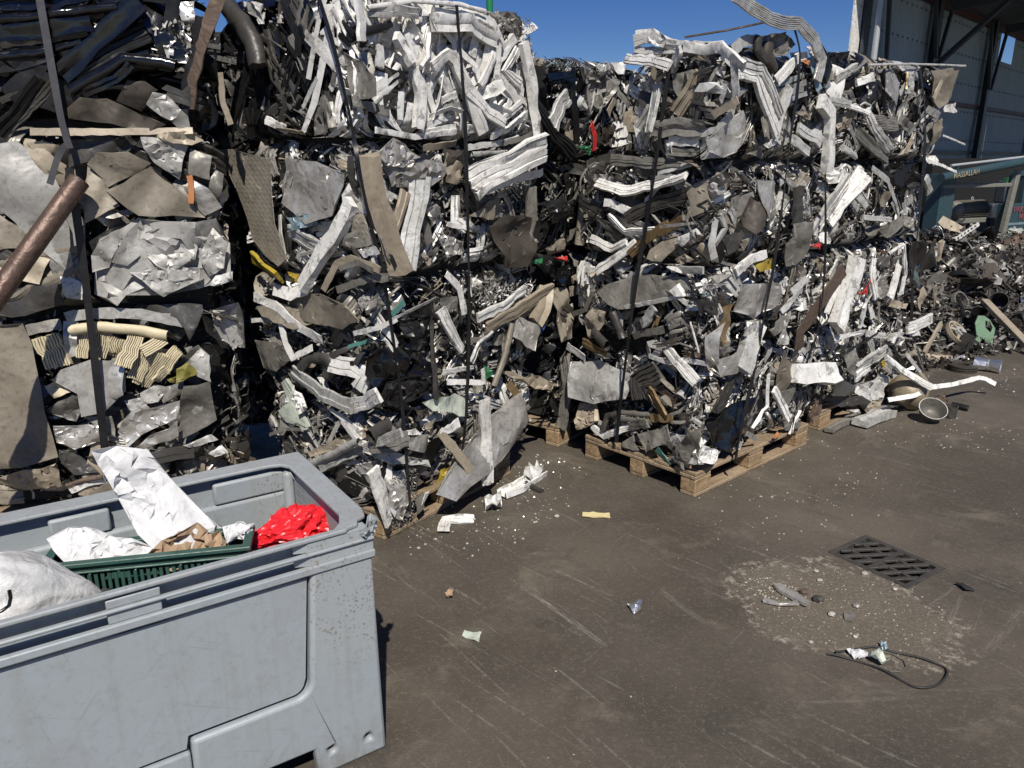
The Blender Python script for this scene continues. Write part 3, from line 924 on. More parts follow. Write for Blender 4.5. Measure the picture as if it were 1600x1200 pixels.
a4Z C LG 0 24|1110,660 1180,640 1170,710 1110,700
a4Z R DK 60 12|960,430 980,600
a4Z C DK 0 10|560,520 700,500 700,640 580,660
a4Z C BK 0 5|380,330 500,320 490,450 400,440
a4Z T LG 12 30|570,660 600,640 640,660 630,690
a4Z C W 0 24|1000,970 1080,980 1060,1040 1010,1020
a4Z R BRZ 20 26|870,460 850,560
a4Z S LG 30 20|1000,680 1060,720
a8Z R W 90 34|620,130 520,260 400,415
a8Z R LG 80 28|510,170 400,320 300,500
a8Z S LG 26 38|660,90 760,170 830,380 790,300
a8Z P BR 0 24|720,240 770,230 770,340 710,330
a8Z P GY 0 30|670,480 830,390 830,450 770,530
a8Z C DK 0 18|700,60 960,50 950,200 850,260
a8Z R LG 34 26|600,400 770,415
a8Z R LG 24 22|555,260 590,330
a8Z R LG 24 22|580,240 610,300
a8Z R LG 24 22|530,290 560,350
a8Z C W 0 24|290,520 380,490 405,570 340,560
a8 C RED 0 44|290,580 320,555 332,600
a8Z R LG 40 30|1000,150 1030,240
a8Z R GY 40 25|960,120 1000,210
a8Z P BK 0 26|880,550 1060,560 1050,700 920,850 870,800
a8Z R TAN 44 34|1090,550 1080,665
a8Z B W 82 40|560,660 500,850 415,1085
a8Z R W 30 34|665,660 650,760 670,900
a8Z R W 30 34|850,580 872,760 850,880
a8Z R W 46 30|830,700 760,900
a8Z T W 18 40|840,570 740,630
a8Z C RED 0 34|580,880 640,780 630,880
a8Z C RUSTBR 0 34|700,600 750,610 740,650
a8Z P BR 0 28|660,920 720,930 700,1060
a8Z P BR 0 34|1010,830 1060,800 1085,870 1030,985
a8Z P TAN 0 26|930,910 980,830 990,880 940,985
a8Z R W 26 26|440,820 395,1000
a8Z R W 40 22|610,950 610,1080
a8Z S W 24 20|650,940 660,1030
a8Z S W 22 34|390,1080 410,1160 560,1110
a8Z C TAN 0 34|790,910 880,940 860,970 780,960
a8Z C GY 0 16|690,820 740,760 740,900 690,900
a8Z P GY 0 14|560,660 620,660 610,760
a8Z P GY 0 20|360,370 440,320 400,440
a8Z C GY 0 10|860,380 940,420 900,480 850,450
b5Z P GYD 0 44|390,640 460,560 570,710 400,715
b5Z R LG 70 34|545,560 640,490 740,440
b5Z R W 50 34|560,600 660,530
b5Z R LG 40 26|640,360 660,480
b5Z C LG 0 42|560,660 720,580 780,600 700,730 600,740
b5Z P LG 0 50|750,690 800,580 835,590 790,700
b5Z C TAN 0 50|620,760 740,700 700,800 630,830
b5Z P GY 0 34|470,430 540,420 550,600 500,560
b5Z C W 0 60|520,810 560,795 600,830
b5Z P GYD 0 40|410,740 560,710 600,740 480,790
b5Z R LG 30 26|760,350 850,330
b5Z T LG 24 34|770,390 800,340 850,360 830,400
b5Z S W 24 26|420,350 560,310
b5Z R W 50 34|890,300 1030,230
b5Z P W 0 28|890,300 950,250 950,330 900,340
b5Z R LG 40 24|620,330 720,340
b5Z S LG 20 24|870,450 920,560
b5Z R DK 40 10|800,460 860,560
b5Z C YEL 0 40|690,520 730,490 730,540
b5Z S TAN 20 40|960,570 1010,660
b5Z R GY 60 36|930,430 1000,540
b5Z R TAN 30 50|980,450 1090,260
"""
def face_of(x, y):
    if x < 352: return 'A'
    if x < 600 - (845 - y) * 0.052: return 'F'
    if x < 842: return 'G'
    if x < (890 if y > 250 else 985): return 'L'
    if x < 1085 + (735 - y) * 0.073: return 'P'
    return 'Q' if x < 1293 else 'Z'
R2 = np.random.RandomState(5)
MARKBOX = {}
for line in MARKS.strip().split("\n"):
    head, pts = line.split("|"); h = head.split()
    ox, oy, sc = CROP[h[0][:2]]
    P = [tuple(map(float, p.split(","))) for p in pts.split()]
    P = [(ox + x / sc, oy + y / sc) for x, y in P]
    cx = sum(p[0] for p in P) / len(P); cy = sum(p[1] for p in P) / len(P)
    fk = h[0][2:] or face_of(cx, cy)
    f = FACES[fk]; kind, m, wpx, lift = h[1], h[2], float(h[3]) / sc, float(h[4]) / 1000 + .012
    fp = [f.hit(x, y, max(0, lift)) for x, y in P]
    zc = sum(p[1] for p in fp) / len(fp)
    k = bale_at(fk, zc)
    if kind in "PC":
        area = abs(sum(fp[i][0] * fp[(i + 1) % len(fp)][1] - fp[(i + 1) % len(fp)][0] * fp[i][1] for i in range(len(fp)))) / 2
        size = math.sqrt(max(area, 1e-4))
        sm = kind == 'P'
        V, F = make_sheet(fp, lift + (.02 if m == 'DIA' else 0), (.05 if m == 'DIA' else 0.13 if sm else 0.17) * size + 0.004, tilt=(0.12 * R2.randn(), 0.12 * R2.randn()), folds=3 if sm else 4, smooth=sm,
                          rnd=(.22 if sm else .5) if fk == 'A' else .8, dens=(1.0 if size < 0.12 else 3.2) * (1 if sm else 1.5), edge=0.03 if sm else 0.035, thick=0.004, curl=(0.16 if sm and size < .15 else 0.03 if sm else 0.12) * R2.rand(), rng=R2)
        put(kind, k, fk, V, F, m)
    else:
        a, b = P[0], P[-1]; tx, ty = b[0] - a[0], b[1] - a[1]; q = math.hypot(tx, ty); nx, ny = -ty / q * wpx / 2, tx / q * wpx / 2
        e0 = f.hit(cx + nx, cy + ny, lift); e1 = f.hit(cx - nx, cy - ny, lift)
        w = math.hypot(e0[0] - e1[0], e0[1] - e1[1]); Q_ = f.w((*f.hit(cx, cy, lift), lift))[0]; w = min(w, 1.35 * wpx * (Q_[1] * _c + (EYE - Q_[2]) * _s) / FPX)
        V, F = make_strip(kind, fp, w, lift - 0.25 * w, lift - 0.25 * w + 0.02 * R2.randn(), rng=R2, tw=0.22 * R2.randn(), amp=0.05 * w)
        put(kind, k, fk, V, F, m)
# ------------------------------------------------------------------ everything pressed in between
STY = {  # palette, pieces per square metre, mean length, mean width, kinds, share of angle spread
 'big':     ([("ALD", 4), ("BR", 3), ("GY", 4), ("TAN", 1), ("GYD", 3), ("LG", 1)], 55, .22, .055, "PPCCCRS", 1.0),
 'black':   ([("BK", 7), ("DK", 4), ("GYD", 1.2), ("BRD", .5), ("ALD", .6), ("GY", .4)], 85, .30, .05, "TTTTBBRSSU", .5),
 'mix':     ([("GY", 3), ("LG", 4), ("ALD", 4), ("W", 3.6), ("BR", 1.6), ("GYD", 2.4), ("AL", 4), ("TAN", .7), ("DK", 1)], 330, .17, .017, "RRSSSSBBSCPUT", 1.0),
 'mixfine': ([("GY", 3), ("LG", 3.5), ("ALD", 5), ("W", 3.4), ("BR", 1.6), ("GYD", 2.4), ("AL", 5), ("TAN", .7), ("BRZ", .4), ("DK", 1)], 390, .15, .0145, "RSSSSSSBCCPUT", 1.0),
 'mixgrey': ([("GY", 4), ("LG", 4), ("ALD", 5), ("W", 2.8), ("BR", 1.8), ("GYD", 3), ("AL", 3.4), ("TAN", .6), ("BRD", .8), ("DK", 1)], 300, .18, .018, "RRSSSBBSCPU", 1.0),
 'mixlight':([("GY", 2.5), ("LG", 4.5), ("ALD", 4.5), ("W", 4.4), ("BR", 1), ("GYD", 2), ("AL", 4), ("TAN", .6), ("DK", 1)], 300, .18, .0175, "RRSSSSBBSCPU", 1.0),
 'mixdark': ([("GY", 4), ("GYD", 3.4), ("DK", 3), ("LG", 2.4), ("W", 1.6), ("BR", 2), ("AL", 2), ("ALD", 3), ("BK", 1)], 290, .18, .018, "RRSSSSBCCPUT", 1.0),
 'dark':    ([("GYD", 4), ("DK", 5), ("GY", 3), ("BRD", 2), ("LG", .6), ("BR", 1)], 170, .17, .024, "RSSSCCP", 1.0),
 'darkmix': ([("GYD", 3), ("DK", 2.4), ("GY", 4), ("BR", 2), ("LG", 2.4), ("TAN", .6), ("ALD", 2.5), ("W", .5)], 230, .17, .022, "RRSSSCCP", 1.0),
 'white':   ([("W", 10), ("LG", 1.6), ("GY", .5)], 380, .25, .024, "RRBBBSSU", .6),
}
SHM = ["GY", "GYD", "LG", "ALD", "AL", "BR", "DK", "W"]
SHW = {'big': (3, 3, 1, 3, 1, 3, 3, .3), 'black': (1, 3, .3, .3, .3, 1, 8, 0), 'white': (2, 2, 3, 1, 1, 1, 1, 5), 'dark': (2, 4, .3, 1, .3, 1, 6, .1), 'darkmix': (3, 4, .6, 1, .6, 1, 4, .2)}
R3 = np.random.RandomState(21)
def choose(pal, rng):
    w = np.array([x[1] for x in pal], float); return pal[int(rng.choice(len(pal), p=w / w.sum()))][0]
def seam(V, z0, z1, s0, s1, off):
    """press the pieces into the bale: rounded top and bottom edges, corners folded back"""
    z = V[:, 1]; s = V[:, 0]
    for lim, sg in ((z0, -1), (z1, 1)):
        e = sg * (z - lim); ov = e > 0
        z[ov] = lim + sg * 0.014 * np.tanh(e[ov] / 0.03)
        near = np.clip(1 + (sg * (z - lim)) / 0.06, 0, 1.3)
        V[:, 2] -= 0.06 * near ** 2
    for lim, sg in ((s0, -1), (s1, 1)):
        e = sg * (s - lim); ov = e > 0
        V[ov, 2] -= 0.9 * e[ov]
        s[ov] = lim + sg * 0.03 * np.tanh(e[ov] / 0.03)
    return V
def fill(k, fk, s0, s1, z0, z1, st, dens=1.0):
    pal, ppm, ml, mw, kinds, spread = STY[st]
    n = int(ppm * (s1 - s0) * (z1 - z0) * dens)
    rng = R3; off = 0.02 * rng.randn()
    for i in range(n):
        lay = i / n                                     # the first ones lie deepest
        s = s0 + (s1 - s0) * rng.rand(); z = z0 + 0.02 + (z1 - z0 - 0.04) * rng.rand()
        d = -0.10 * (1 - lay) ** 1.2 - 0.015 + 0.02 * rng.randn() + off
        L = ml * math.exp(0.45 * rng.randn()) * (1.15 - 0.3 * lay); w = mw * math.exp(0.45 * rng.randn())
        kind = kinds[rng.randint(len(kinds))]
        cst = st
        if fk == 'F' and k == 'B4': cst = 'black' if s < .68 or rng.rand() < .5 else 'white'
        if fk == 'L' and k == 'L4' and s > .5: cst = 'mixgrey'
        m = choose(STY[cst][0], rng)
        if lay < .5 and st not in ('white', 'black', 'big') and rng.rand() < .55: m = choose([('GYD', 4), ('DK', 4), ('GY', 3), ('BRD', 1.5)], rng)  # darker colours for deep pieces paint the shade between the scrap
        if kind in "PC":
            r = L * (0.40 if kind == 'P' else 0.36) + w * 0.5; kk = rng.randint(5, 9); ph = rng.rand() * 6.28; asp = 0.22 + 0.55 * rng.rand() ** 1.3; ro = rng.rand() * 3.14
            pl = []
            for j in range(kk):
                a = ph + 6.283 * j / kk + 0.25 * rng.randn(); x, y = r * (0.8 + 0.4 * rng.rand()) * math.cos(a), r * asp * (0.8 + 0.4 * rng.rand()) * math.sin(a)
                pl.append((s + x * math.cos(ro) - y * math.sin(ro), z + x * math.sin(ro) + y * math.cos(ro)))
            V, F = make_sheet(pl, d, r * (0.34 if kind == 'P' else 0.42), tilt=(0.5 * rng.randn(), 0.5 * rng.randn()), folds=2 if kind == 'P' else 4, smooth=kind == 'P',
                              dens=0.45, edge=0.03, thick=0.003, curl=0.2 * rng.rand(), rng=rng)
        else:
            th = rng.rand() * math.pi if spread > .9 else (math.pi / 2 if st == 'white' else 0.15) + rng.randn() * spread
            nseg = rng.randint(1, 4); pts = [(s, z)]
            for j in range(nseg):
                pts.append((pts[-1][0] + L / nseg * math.cos(th), pts[-1][1] + L / nseg * math.sin(th))); th += rng.randn() * (0.75 if rng.rand() < .6 else 0.2)
            mx = sum(p[0] for p in pts) / len(pts) - s; mz = sum(p[1] for p in pts) / len(pts) - z
            pts = [(p[0] - mx, p[1] - mz) for p in pts]
            sl = L * 0.15 * rng.randn()
            nb = rng.randint(2, 5) if rng.rand() < (.65 if w < .03 else .3) else 1; tw0 = 0.6 * rng.randn()
            dx, dy = pts[-1][0] - pts[0][0], pts[-1][1] - pts[0][1]; q = math.hypot(dx, dy) + 1e-6; arc_ = L * .5 * rng.randn() * (rng.rand() < .6)
            for b_ in range(nb):                         # profiles that went through the press side by side
                o_ = (b_ - (nb - 1) / 2) * w * (.95 + .3 * rng.rand()); sh = .12 * L * rng.randn() * (nb > 1)
                pp = [(x - dy / q * o_ + dx / q * sh + .12 * w * rng.randn(), y + dx / q * o_ + dy / q * sh + .12 * w * rng.randn()) for x, y in pts]
                V, F = make_strip(kind, pp, w * (.8 + .4 * rng.rand()), d - sl / 2, d + sl / 2, rng=rng, tw=tw0 + .2 * rng.randn(), amp=0.2 * w, step=max(w * 1.3, L / 9))
                qq = np.linspace(-.5, .5, len(V)); V[:, 2] += arc_ * (qq * qq - .08)
                V = clampd(V, 0.001 + 0.010 * rng.rand() + off * .5, -0.2); V = seam(V, z0, z1, s0, s1, off)
                put(kind, k, fk, V, F, m)
            continue
        V = clampd(V, 0.002 + 0.010 * rng.rand() + off * .5, -0.2)
        V = seam(V, z0, z1, s0, s1, off)
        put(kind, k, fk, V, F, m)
def shred(k, rects, n, st, name="shredded_scrap", lr=(.02, .09), wr=(.003, .018), dr=(-.13, -.005), mats=None, wts=None, curl=1.0):
    VV, FF_, MM = [], [], []; k0 = 0
    for fk, s0, s1, z0, z1 in rects:
        nn = int(n * (s1 - s0) * (z1 - z0))
        V, F, I = shreds(nn, (s0, s1, z0, z1), dr, lr, wr, R3, curl)
        V = seam(clampd(V, 0.015), z0, z1, s0, s1, 0)
        w = np.array(wts or SHW.get(st, (3.5, 2.5, 3, 3.5, 3.5, 2, 1.5, 1.6)), float)
        mi = R3.choice(len(w), size=nn, p=w / w.sum())
        VV.append(FACES[fk].w(V)); FF_.append(F + k0); MM.append(mi[I]); k0 += len(V)
    V = to_bale(k, np.concatenate(VV)); F = np.concatenate(FF_)
    o = link(name, mesh(name, V, F.tolist(), mats or SHM, 60, np.concatenate(MM).astype(np.int32)), ROOT[k])
    o["kind"] = "stuff"
    return o
CORES = {'N': [('N', 0, 1.2, .55)], 'A': [('A', -.1, 1.6, 0.62)], 'B': [('G', 0, 1.25, .85)], 'L': [('L', 0, 1.25, .8)], 'P': [('Q', 0, 1.27, .9)], 'Z': [('Z', 0, 1.3, .8)]}
for k, (lab, fs, z0, z1, st) in BALES.items():
    dens = 1.0
    for fk, s0, s1 in fs: fill(k, fk, s0, s1, z0, z1, st, dens)
    shred(k, [(fk, s0, s1, z0, z1) for fk, s0, s1 in fs], 900 if st in ('big', 'black') else 1700, st)
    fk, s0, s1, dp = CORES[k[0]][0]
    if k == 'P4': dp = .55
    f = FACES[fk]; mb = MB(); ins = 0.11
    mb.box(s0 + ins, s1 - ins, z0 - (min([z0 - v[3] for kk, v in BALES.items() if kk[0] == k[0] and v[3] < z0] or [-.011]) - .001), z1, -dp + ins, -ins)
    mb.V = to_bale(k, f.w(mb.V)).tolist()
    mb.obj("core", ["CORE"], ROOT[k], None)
# finer tangles: pale swarf on top, steel wool, foil crumbs
for k, fk, x0, y0, x1, y1, n_, mats_, lr, wr, dr in (('L4', 'L', 824, 86, 930, 112, 9000, ["BLG", "LG", "GY", "BLG"], (.02, .06), (.002, .006), (-.10, .03)), ('B1', 'G', 604, 742, 645, 806, 22000, ["ALD", "AL", "LG", "GYD"], (.01, .04), (.001, .004), (-.04, .05)),
     ('A3', 'A', 236, 30, 302, 92, 7000, ["AL", "FOIL", "LG", "DK"], (.015, .05), (.005, .018), (-.06, .02)), ('B4', 'G', 780, 18, 826, 80, 6000, ["GY", "BR", "LG", "GYD"], (.02, .06), (.003, .010), (-.06, .03)),
     ('P2', 'P', 1075, 435, 1115, 465, 9000, ["AL", "LG", "BLG", "GY"], (.03, .08), (.002, .004), (-.03, .03)), ('B2', 'G', 745, 450, 830, 500, 5000, ["LG", "W", "GY", "ALD"], (.01, .04), (.002, .008), (-.03, .03))):
    a, b = FACES[fk].hit(x0, y0), FACES[fk].hit(x1, y1); nn = n_; z0, z1 = BALES[k][2:4]
    V, F, I = shreds(int(nn * abs(b[0] - a[0]) * abs(a[1] - b[1])), (a[0], b[0], b[1], a[1]), dr, lr, wr, R3, 1.6)
    o = link("fine_swarf", mesh("fine_swarf", to_bale(k, FACES[fk].w(V)), F.tolist(), mats_, 60, R3.randint(0, 4, I.max() + 1)[I].astype(np.int32)), ROOT[k]); o["kind"] = "stuff"
# the sides towards the gap and the tops, roughly filled
FACES['S'] = FAS
for k in ('A1', 'A2', 'A3'):
    z0, z1 = BALES[k][2:4]; fill(k, 'S', 0.0, .6, z0, z1, 'dark', .3)
# ------------------------------------------------------------------ wood, plastic and ground materials
def _wood(N, L, tc, noise, ramp, mix, math_, c, p):
    mp = N.new("ShaderNodeMapping"); mp.inputs["Scale"].default_value = (3, 45, 45); L.new(tc.outputs["Object"], mp.inputs[0])
    g = noise(1.0, 5, 0.65, mp.outputs[0], 0.8)
    c = mix(math_('MULTIPLY', ramp(g, 0.42, 0.65), 0.55), c, (0.12, 0.075, 0.04))
    return c
mat("WOOD", (0.34, 0.255, 0.16), 0, 0.75, 0.55, (0.13, 0.095, 0.065), 0.35, 60, 0.35, scale=9, extra=_wood)
mat("WOODB", (0.37, 0.255, 0.14), 0, 0.75, 0.45, (0.16, 0.10, 0.055), 0.35, 60, 0.3, scale=12, extra=_wood)
def _bin(N, L, tc, noise, ramp, mix, math_, c, p):
    # brown splashes on the corner post, scuffs all over
    sx = N.new("ShaderNodeSeparateXYZ"); L.new(tc.outputs["Object"], sx.inputs[0])
    v = N.new("ShaderNodeTexVoronoi"); v.inputs["Scale"].default_value = 70; v.voronoi_dimensions = "2D"; mpv = N.new("ShaderNodeMapping"); mpv.inputs["Rotation"].default_value = (math.pi / 2, 0, 0); L.new(tc.outputs["Object"], mpv.inputs[0]); L.new(mpv.outputs[0], v.inputs["Vector"])
    sp = ramp(math_('ADD', v.outputs["Distance"], math_('MULTIPLY', noise(33, 2), 0.75)), 0.52, 0.62, (1, 1, 1, 1), (0, 0, 0, 1))
    def mr(f, a, b):
        r = N.new("ShaderNodeMapRange"); r.interpolation_type = 'SMOOTHSTEP'; L.new(f, r.inputs[0]); r.inputs[1].default_value = a; r.inputs[2].default_value = b; return r.outputs[0]
    zone = math_('MULTIPLY', mr(sx.outputs[0], -0.24, -0.17), mr(sx.outputs[2], 0.28, 0.45))
    pat = ramp(noise(14, 3), 0.43, 0.55)
    c = mix(math_('MULTIPLY', math_('MULTIPLY', sp, zone), math_('MULTIPLY', pat, 0.85)), c, (0.12, 0.085, 0.05))
    for rz, th in ((0.5, 0.66), (-0.9, 0.67), (1.3, 0.68)):
        mp = N.new("ShaderNodeMapping"); mp.vector_type = "TEXTURE"; mp.inputs["Rotation"].default_value = (0.0, rz, 0.0); mp.inputs["Scale"].default_value = (1 / 4, 1 / 10, 1 / 110); L.new(tc.outputs["Object"], mp.inputs[0])
        c = mix(math_('MULTIPLY', ramp(noise(1.0, 2, 0.5, mp.outputs[0], 0.5), th - .01, th + 0.04), 0.3), c, (0.20, 0.21, 0.225))
    bl = ramp(noise(3.2, 4), 0.52, 0.66)
    c = mix(math_('MULTIPLY', bl, 0.35), c, (0.25, 0.235, 0.235))
    c = mix(math_('MULTIPLY', ramp(noise(55, 4, 0.8), 0.58, 0.7), 0.35), c, (0.2, 0.19, 0.17))
    c = mix(math_('MULTIPLY', zone, 0.35), c, (0.33, 0.34, 0.335))
    mps = N.new('ShaderNodeMapping'); mps.inputs['Scale'].default_value = (26, 26, 1.6); L.new(tc.outputs['Object'], mps.inputs[0])
    c = mix(math_('MULTIPLY', ramp(noise(1.0, 4, 0.65, mps.outputs[0], 0.3), 0.52, 0.70), 0.28), c, (0.23, 0.22, 0.20))
    low = ramp(sx.outputs[2], 0.0, 0.16, (1, 1, 1, 1), (0, 0, 0, 1))
    c = mix(math_('MULTIPLY', math_('MULTIPLY', low, ramp(noise(18, 4), 0.35, 0.6)), 0.55), c, (0.19, 0.16, 0.13))
    return c
mat("BIN", (0.29, 0.325, 0.345), 0, 0.5, 0.25, (0.27, 0.27, 0.25), 0.03, 50, 0.0, scale=5, extra=_bin)
mat("BINRIM", (0.30, 0.325, 0.338), 0, 0.6, 0.45, (0.20, 0.185, 0.16), 0.06, 70, 0.0, scale=12)
mat("HOLE", (0.006, 0.006, 0.006), 0, 0.9, 0, bump=0, vary=0)  # near black: shade inside pit, foot holes and machine put into the colour
mat("CRATE", (0.03, 0.085, 0.068), 0, 0.45, 0.35, (0.07, 0.08, 0.07), 0.1, 60, 0.0)
mat("PAPER", (0.63, 0.63, 0.63), 0, 0.75, 0.3, (0.42, 0.40, 0.37), 0.6, 36, 0.1)
mat("CARD", (0.36, 0.25, 0.155), 0, 0.8, 0.3, (0.2, 0.14, 0.09), 0.2, 30, 0.2)
mat("REDBAG", (0.66, 0.02, 0.028), 0, 0.33, 0.12, (0.3, 0.01, 0.015), 0.5, 22, 0.0)
def _sack(N, L, tc, noise, ramp, mix, math_, c, p):
    w = N.new("ShaderNodeTexBrick"); w.inputs["Scale"].default_value = 160; w.inputs["Color1"].default_value = (0.75, 0.75, 0.74, 1); w.inputs["Color2"].default_value = (0.52, 0.52, 0.51, 1); w.inputs["Mortar"].default_value = (0.25, 0.25, 0.24, 1)
    L.new(tc.outputs["Object"], w.inputs["Vector"])
    return mix(0.4, c, w.outputs["Color"])
mat("SACK", (0.60, 0.60, 0.58), 0, 0.42, 0.4, (0.25, 0.23, 0.2), 0.3, 60, 0.0, extra=_sack)
mat("ALBR", (0.72, 0.73, 0.74), 0.9, 0.28, 0.15, (0.3, 0.3, 0.3), 0.2, 30, 0.1)
mat("POT", (0.33, 0.27, 0.18), 0.3, 0.5, 0.4, (0.16, 0.13, 0.09), 0.3, 26, 0.1)
mat("PGREEN", (0.14, 0.235, 0.145), 0, 0.5, 0.3, (0.10, 0.13, 0.08), 0.2, 40, 0.0)
mat("MACH", (0.024, 0.062, 0.074), 0, 0.45, 0.5, (0.05, 0.05, 0.045), 0.15, 40, 0.0, scale=4)  # teal lowered so the roof's shade on the machine sits in the colour
mat("MACHL", (0.20, 0.20, 0.17), 0, 0.6, 0.4, (0.10, 0.08, 0.05), 0.2, 40, 0.0)
mat("MOTOR", (0.21, 0.19, 0.15), 0.2, 0.55, 0.4, (0.10, 0.08, 0.05), 0.2, 40, 0.0)
mat("LETTER", (0.42, 0.37, 0.24), 0, 0.6, 0.8, bump=0, vary=0)
mat("REDPAINT", (0.24, 0.07, 0.09), 0, 0.6, 0.3, bump=0, vary=0)
mat("CLAD", (0.31, 0.38, 0.43), 0.1, 0.5, 0.3, (0.25, 0.26, 0.26), 0.05, 30, 0.12, scale=1.5)
mat("STEEL", (0.05, 0.062, 0.075), 0.2, 0.5, 0.4, (0.05, 0.05, 0.045), 0.15, 30, 0.1)
mat("STEELR", (0.09, 0.025, 0.028), 0.1, 0.55, 0.4, (0.06, 0.03, 0.03), 0.15, 30, 0.0)
mat("ROOF", (0.13, 0.15, 0.165), 0.1, 0.6, 0.4, (0.12, 0.12, 0.11), 0.1, 30, 0.0, scale=1.5)
mat("GALV", (0.46, 0.48, 0.48), 0.3, 0.45, 0.3, (0.25, 0.25, 0.23), 0.1, 30, 0.0)
mat("GREENPOLE", (0.01, 0.19, 0.06), 0, 0.45, 0.1, bump=0, vary=0)
mat("IRON", (0.048, 0.045, 0.041), 0.15, 0.6, 0.4, (0.085, 0.072, 0.056), 0.4, 60, 0.0)
mat("RUBBER", (0.02, 0.02, 0.02), 0, 0.6, 0.3, (0.07, 0.06, 0.05), 0.2, 60, 0.0)
mat("STONE", (0.40, 0.375, 0.33), 0, 0.85, 0.3, (0.3, 0.27, 0.22), 0.4, 60, 0.3)
mat("STICK", (0.62, 0.52, 0.27), 0, 0.7, 0.2, (0.4, 0.33, 0.2), 0.2, 60, 0.0)
# tread plate: raised bars on the plate
def tread(m, ax):
    N = m.node_tree.nodes; L = m.node_tree.links
    tc = N.new("ShaderNodeTexCoord")
    def M(op, a, b=None, c=None):
        x = N.new("ShaderNodeMath"); x.operation = op
        for i, v in enumerate((a, b, c)):
            if v is None: continue
            if hasattr(v, "links"): L.new(v, x.inputs[i])
            else: x.inputs[i].default_value = v
        return x.outputs[0]
    def dot(v):
        x = N.new("ShaderNodeVectorMath"); x.operation = 'DOT_PRODUCT'; L.new(tc.outputs["Object"], x.inputs[0]); x.inputs[1].default_value = v; return x.outputs["Value"]
    k = 1 / 0.030
    a, z = np.array([ax[0], ax[1], 0]), np.array([0, 0, 1.0])
    p = dot(tuple((a + z) * 0.7071 * k)); q = dot(tuple((z - a) * 0.7071 * k))
    fx = M('SUBTRACT', M('FRACT', p), .5); fy = M('SUBTRACT', M('FRACT', q), .5)
    par = M('ROUND', M('FRACT', M('MULTIPLY', M('ADD', M('FLOOR', p), M('FLOOR', q)), .5)))
    ip = M('SUBTRACT', 1.0, par)
    ac = M('ABSOLUTE', M('ADD', M('MULTIPLY', fx, par), M('MULTIPLY', fy, ip))); al = M('ABSOLUTE', M('ADD', M('MULTIPLY', fy, par), M('MULTIPLY', fx, ip)))
    e = M('ADD', M('MULTIPLY', ac, 6.0), M('MULTIPLY', M('MULTIPLY', al, al), 4.6))
    h = M('SUBTRACT', 1.0, M('SMOOTH_MIN', e, 1.0, 0.3))
    b = N.new("ShaderNodeBump"); b.inputs["Strength"].default_value = 0.6; b.inputs["Distance"].default_value = 0.004
    L.new(h, b.inputs["Height"])
    old = [n for n in N if n.type == 'BUMP' and n != b][0]; L.new(old.outputs[0], b.inputs["Normal"])
    L.new(b.outputs[0], N["Principled BSDF"].inputs["Normal"])
tread(MATS["DIA"], FF.a)
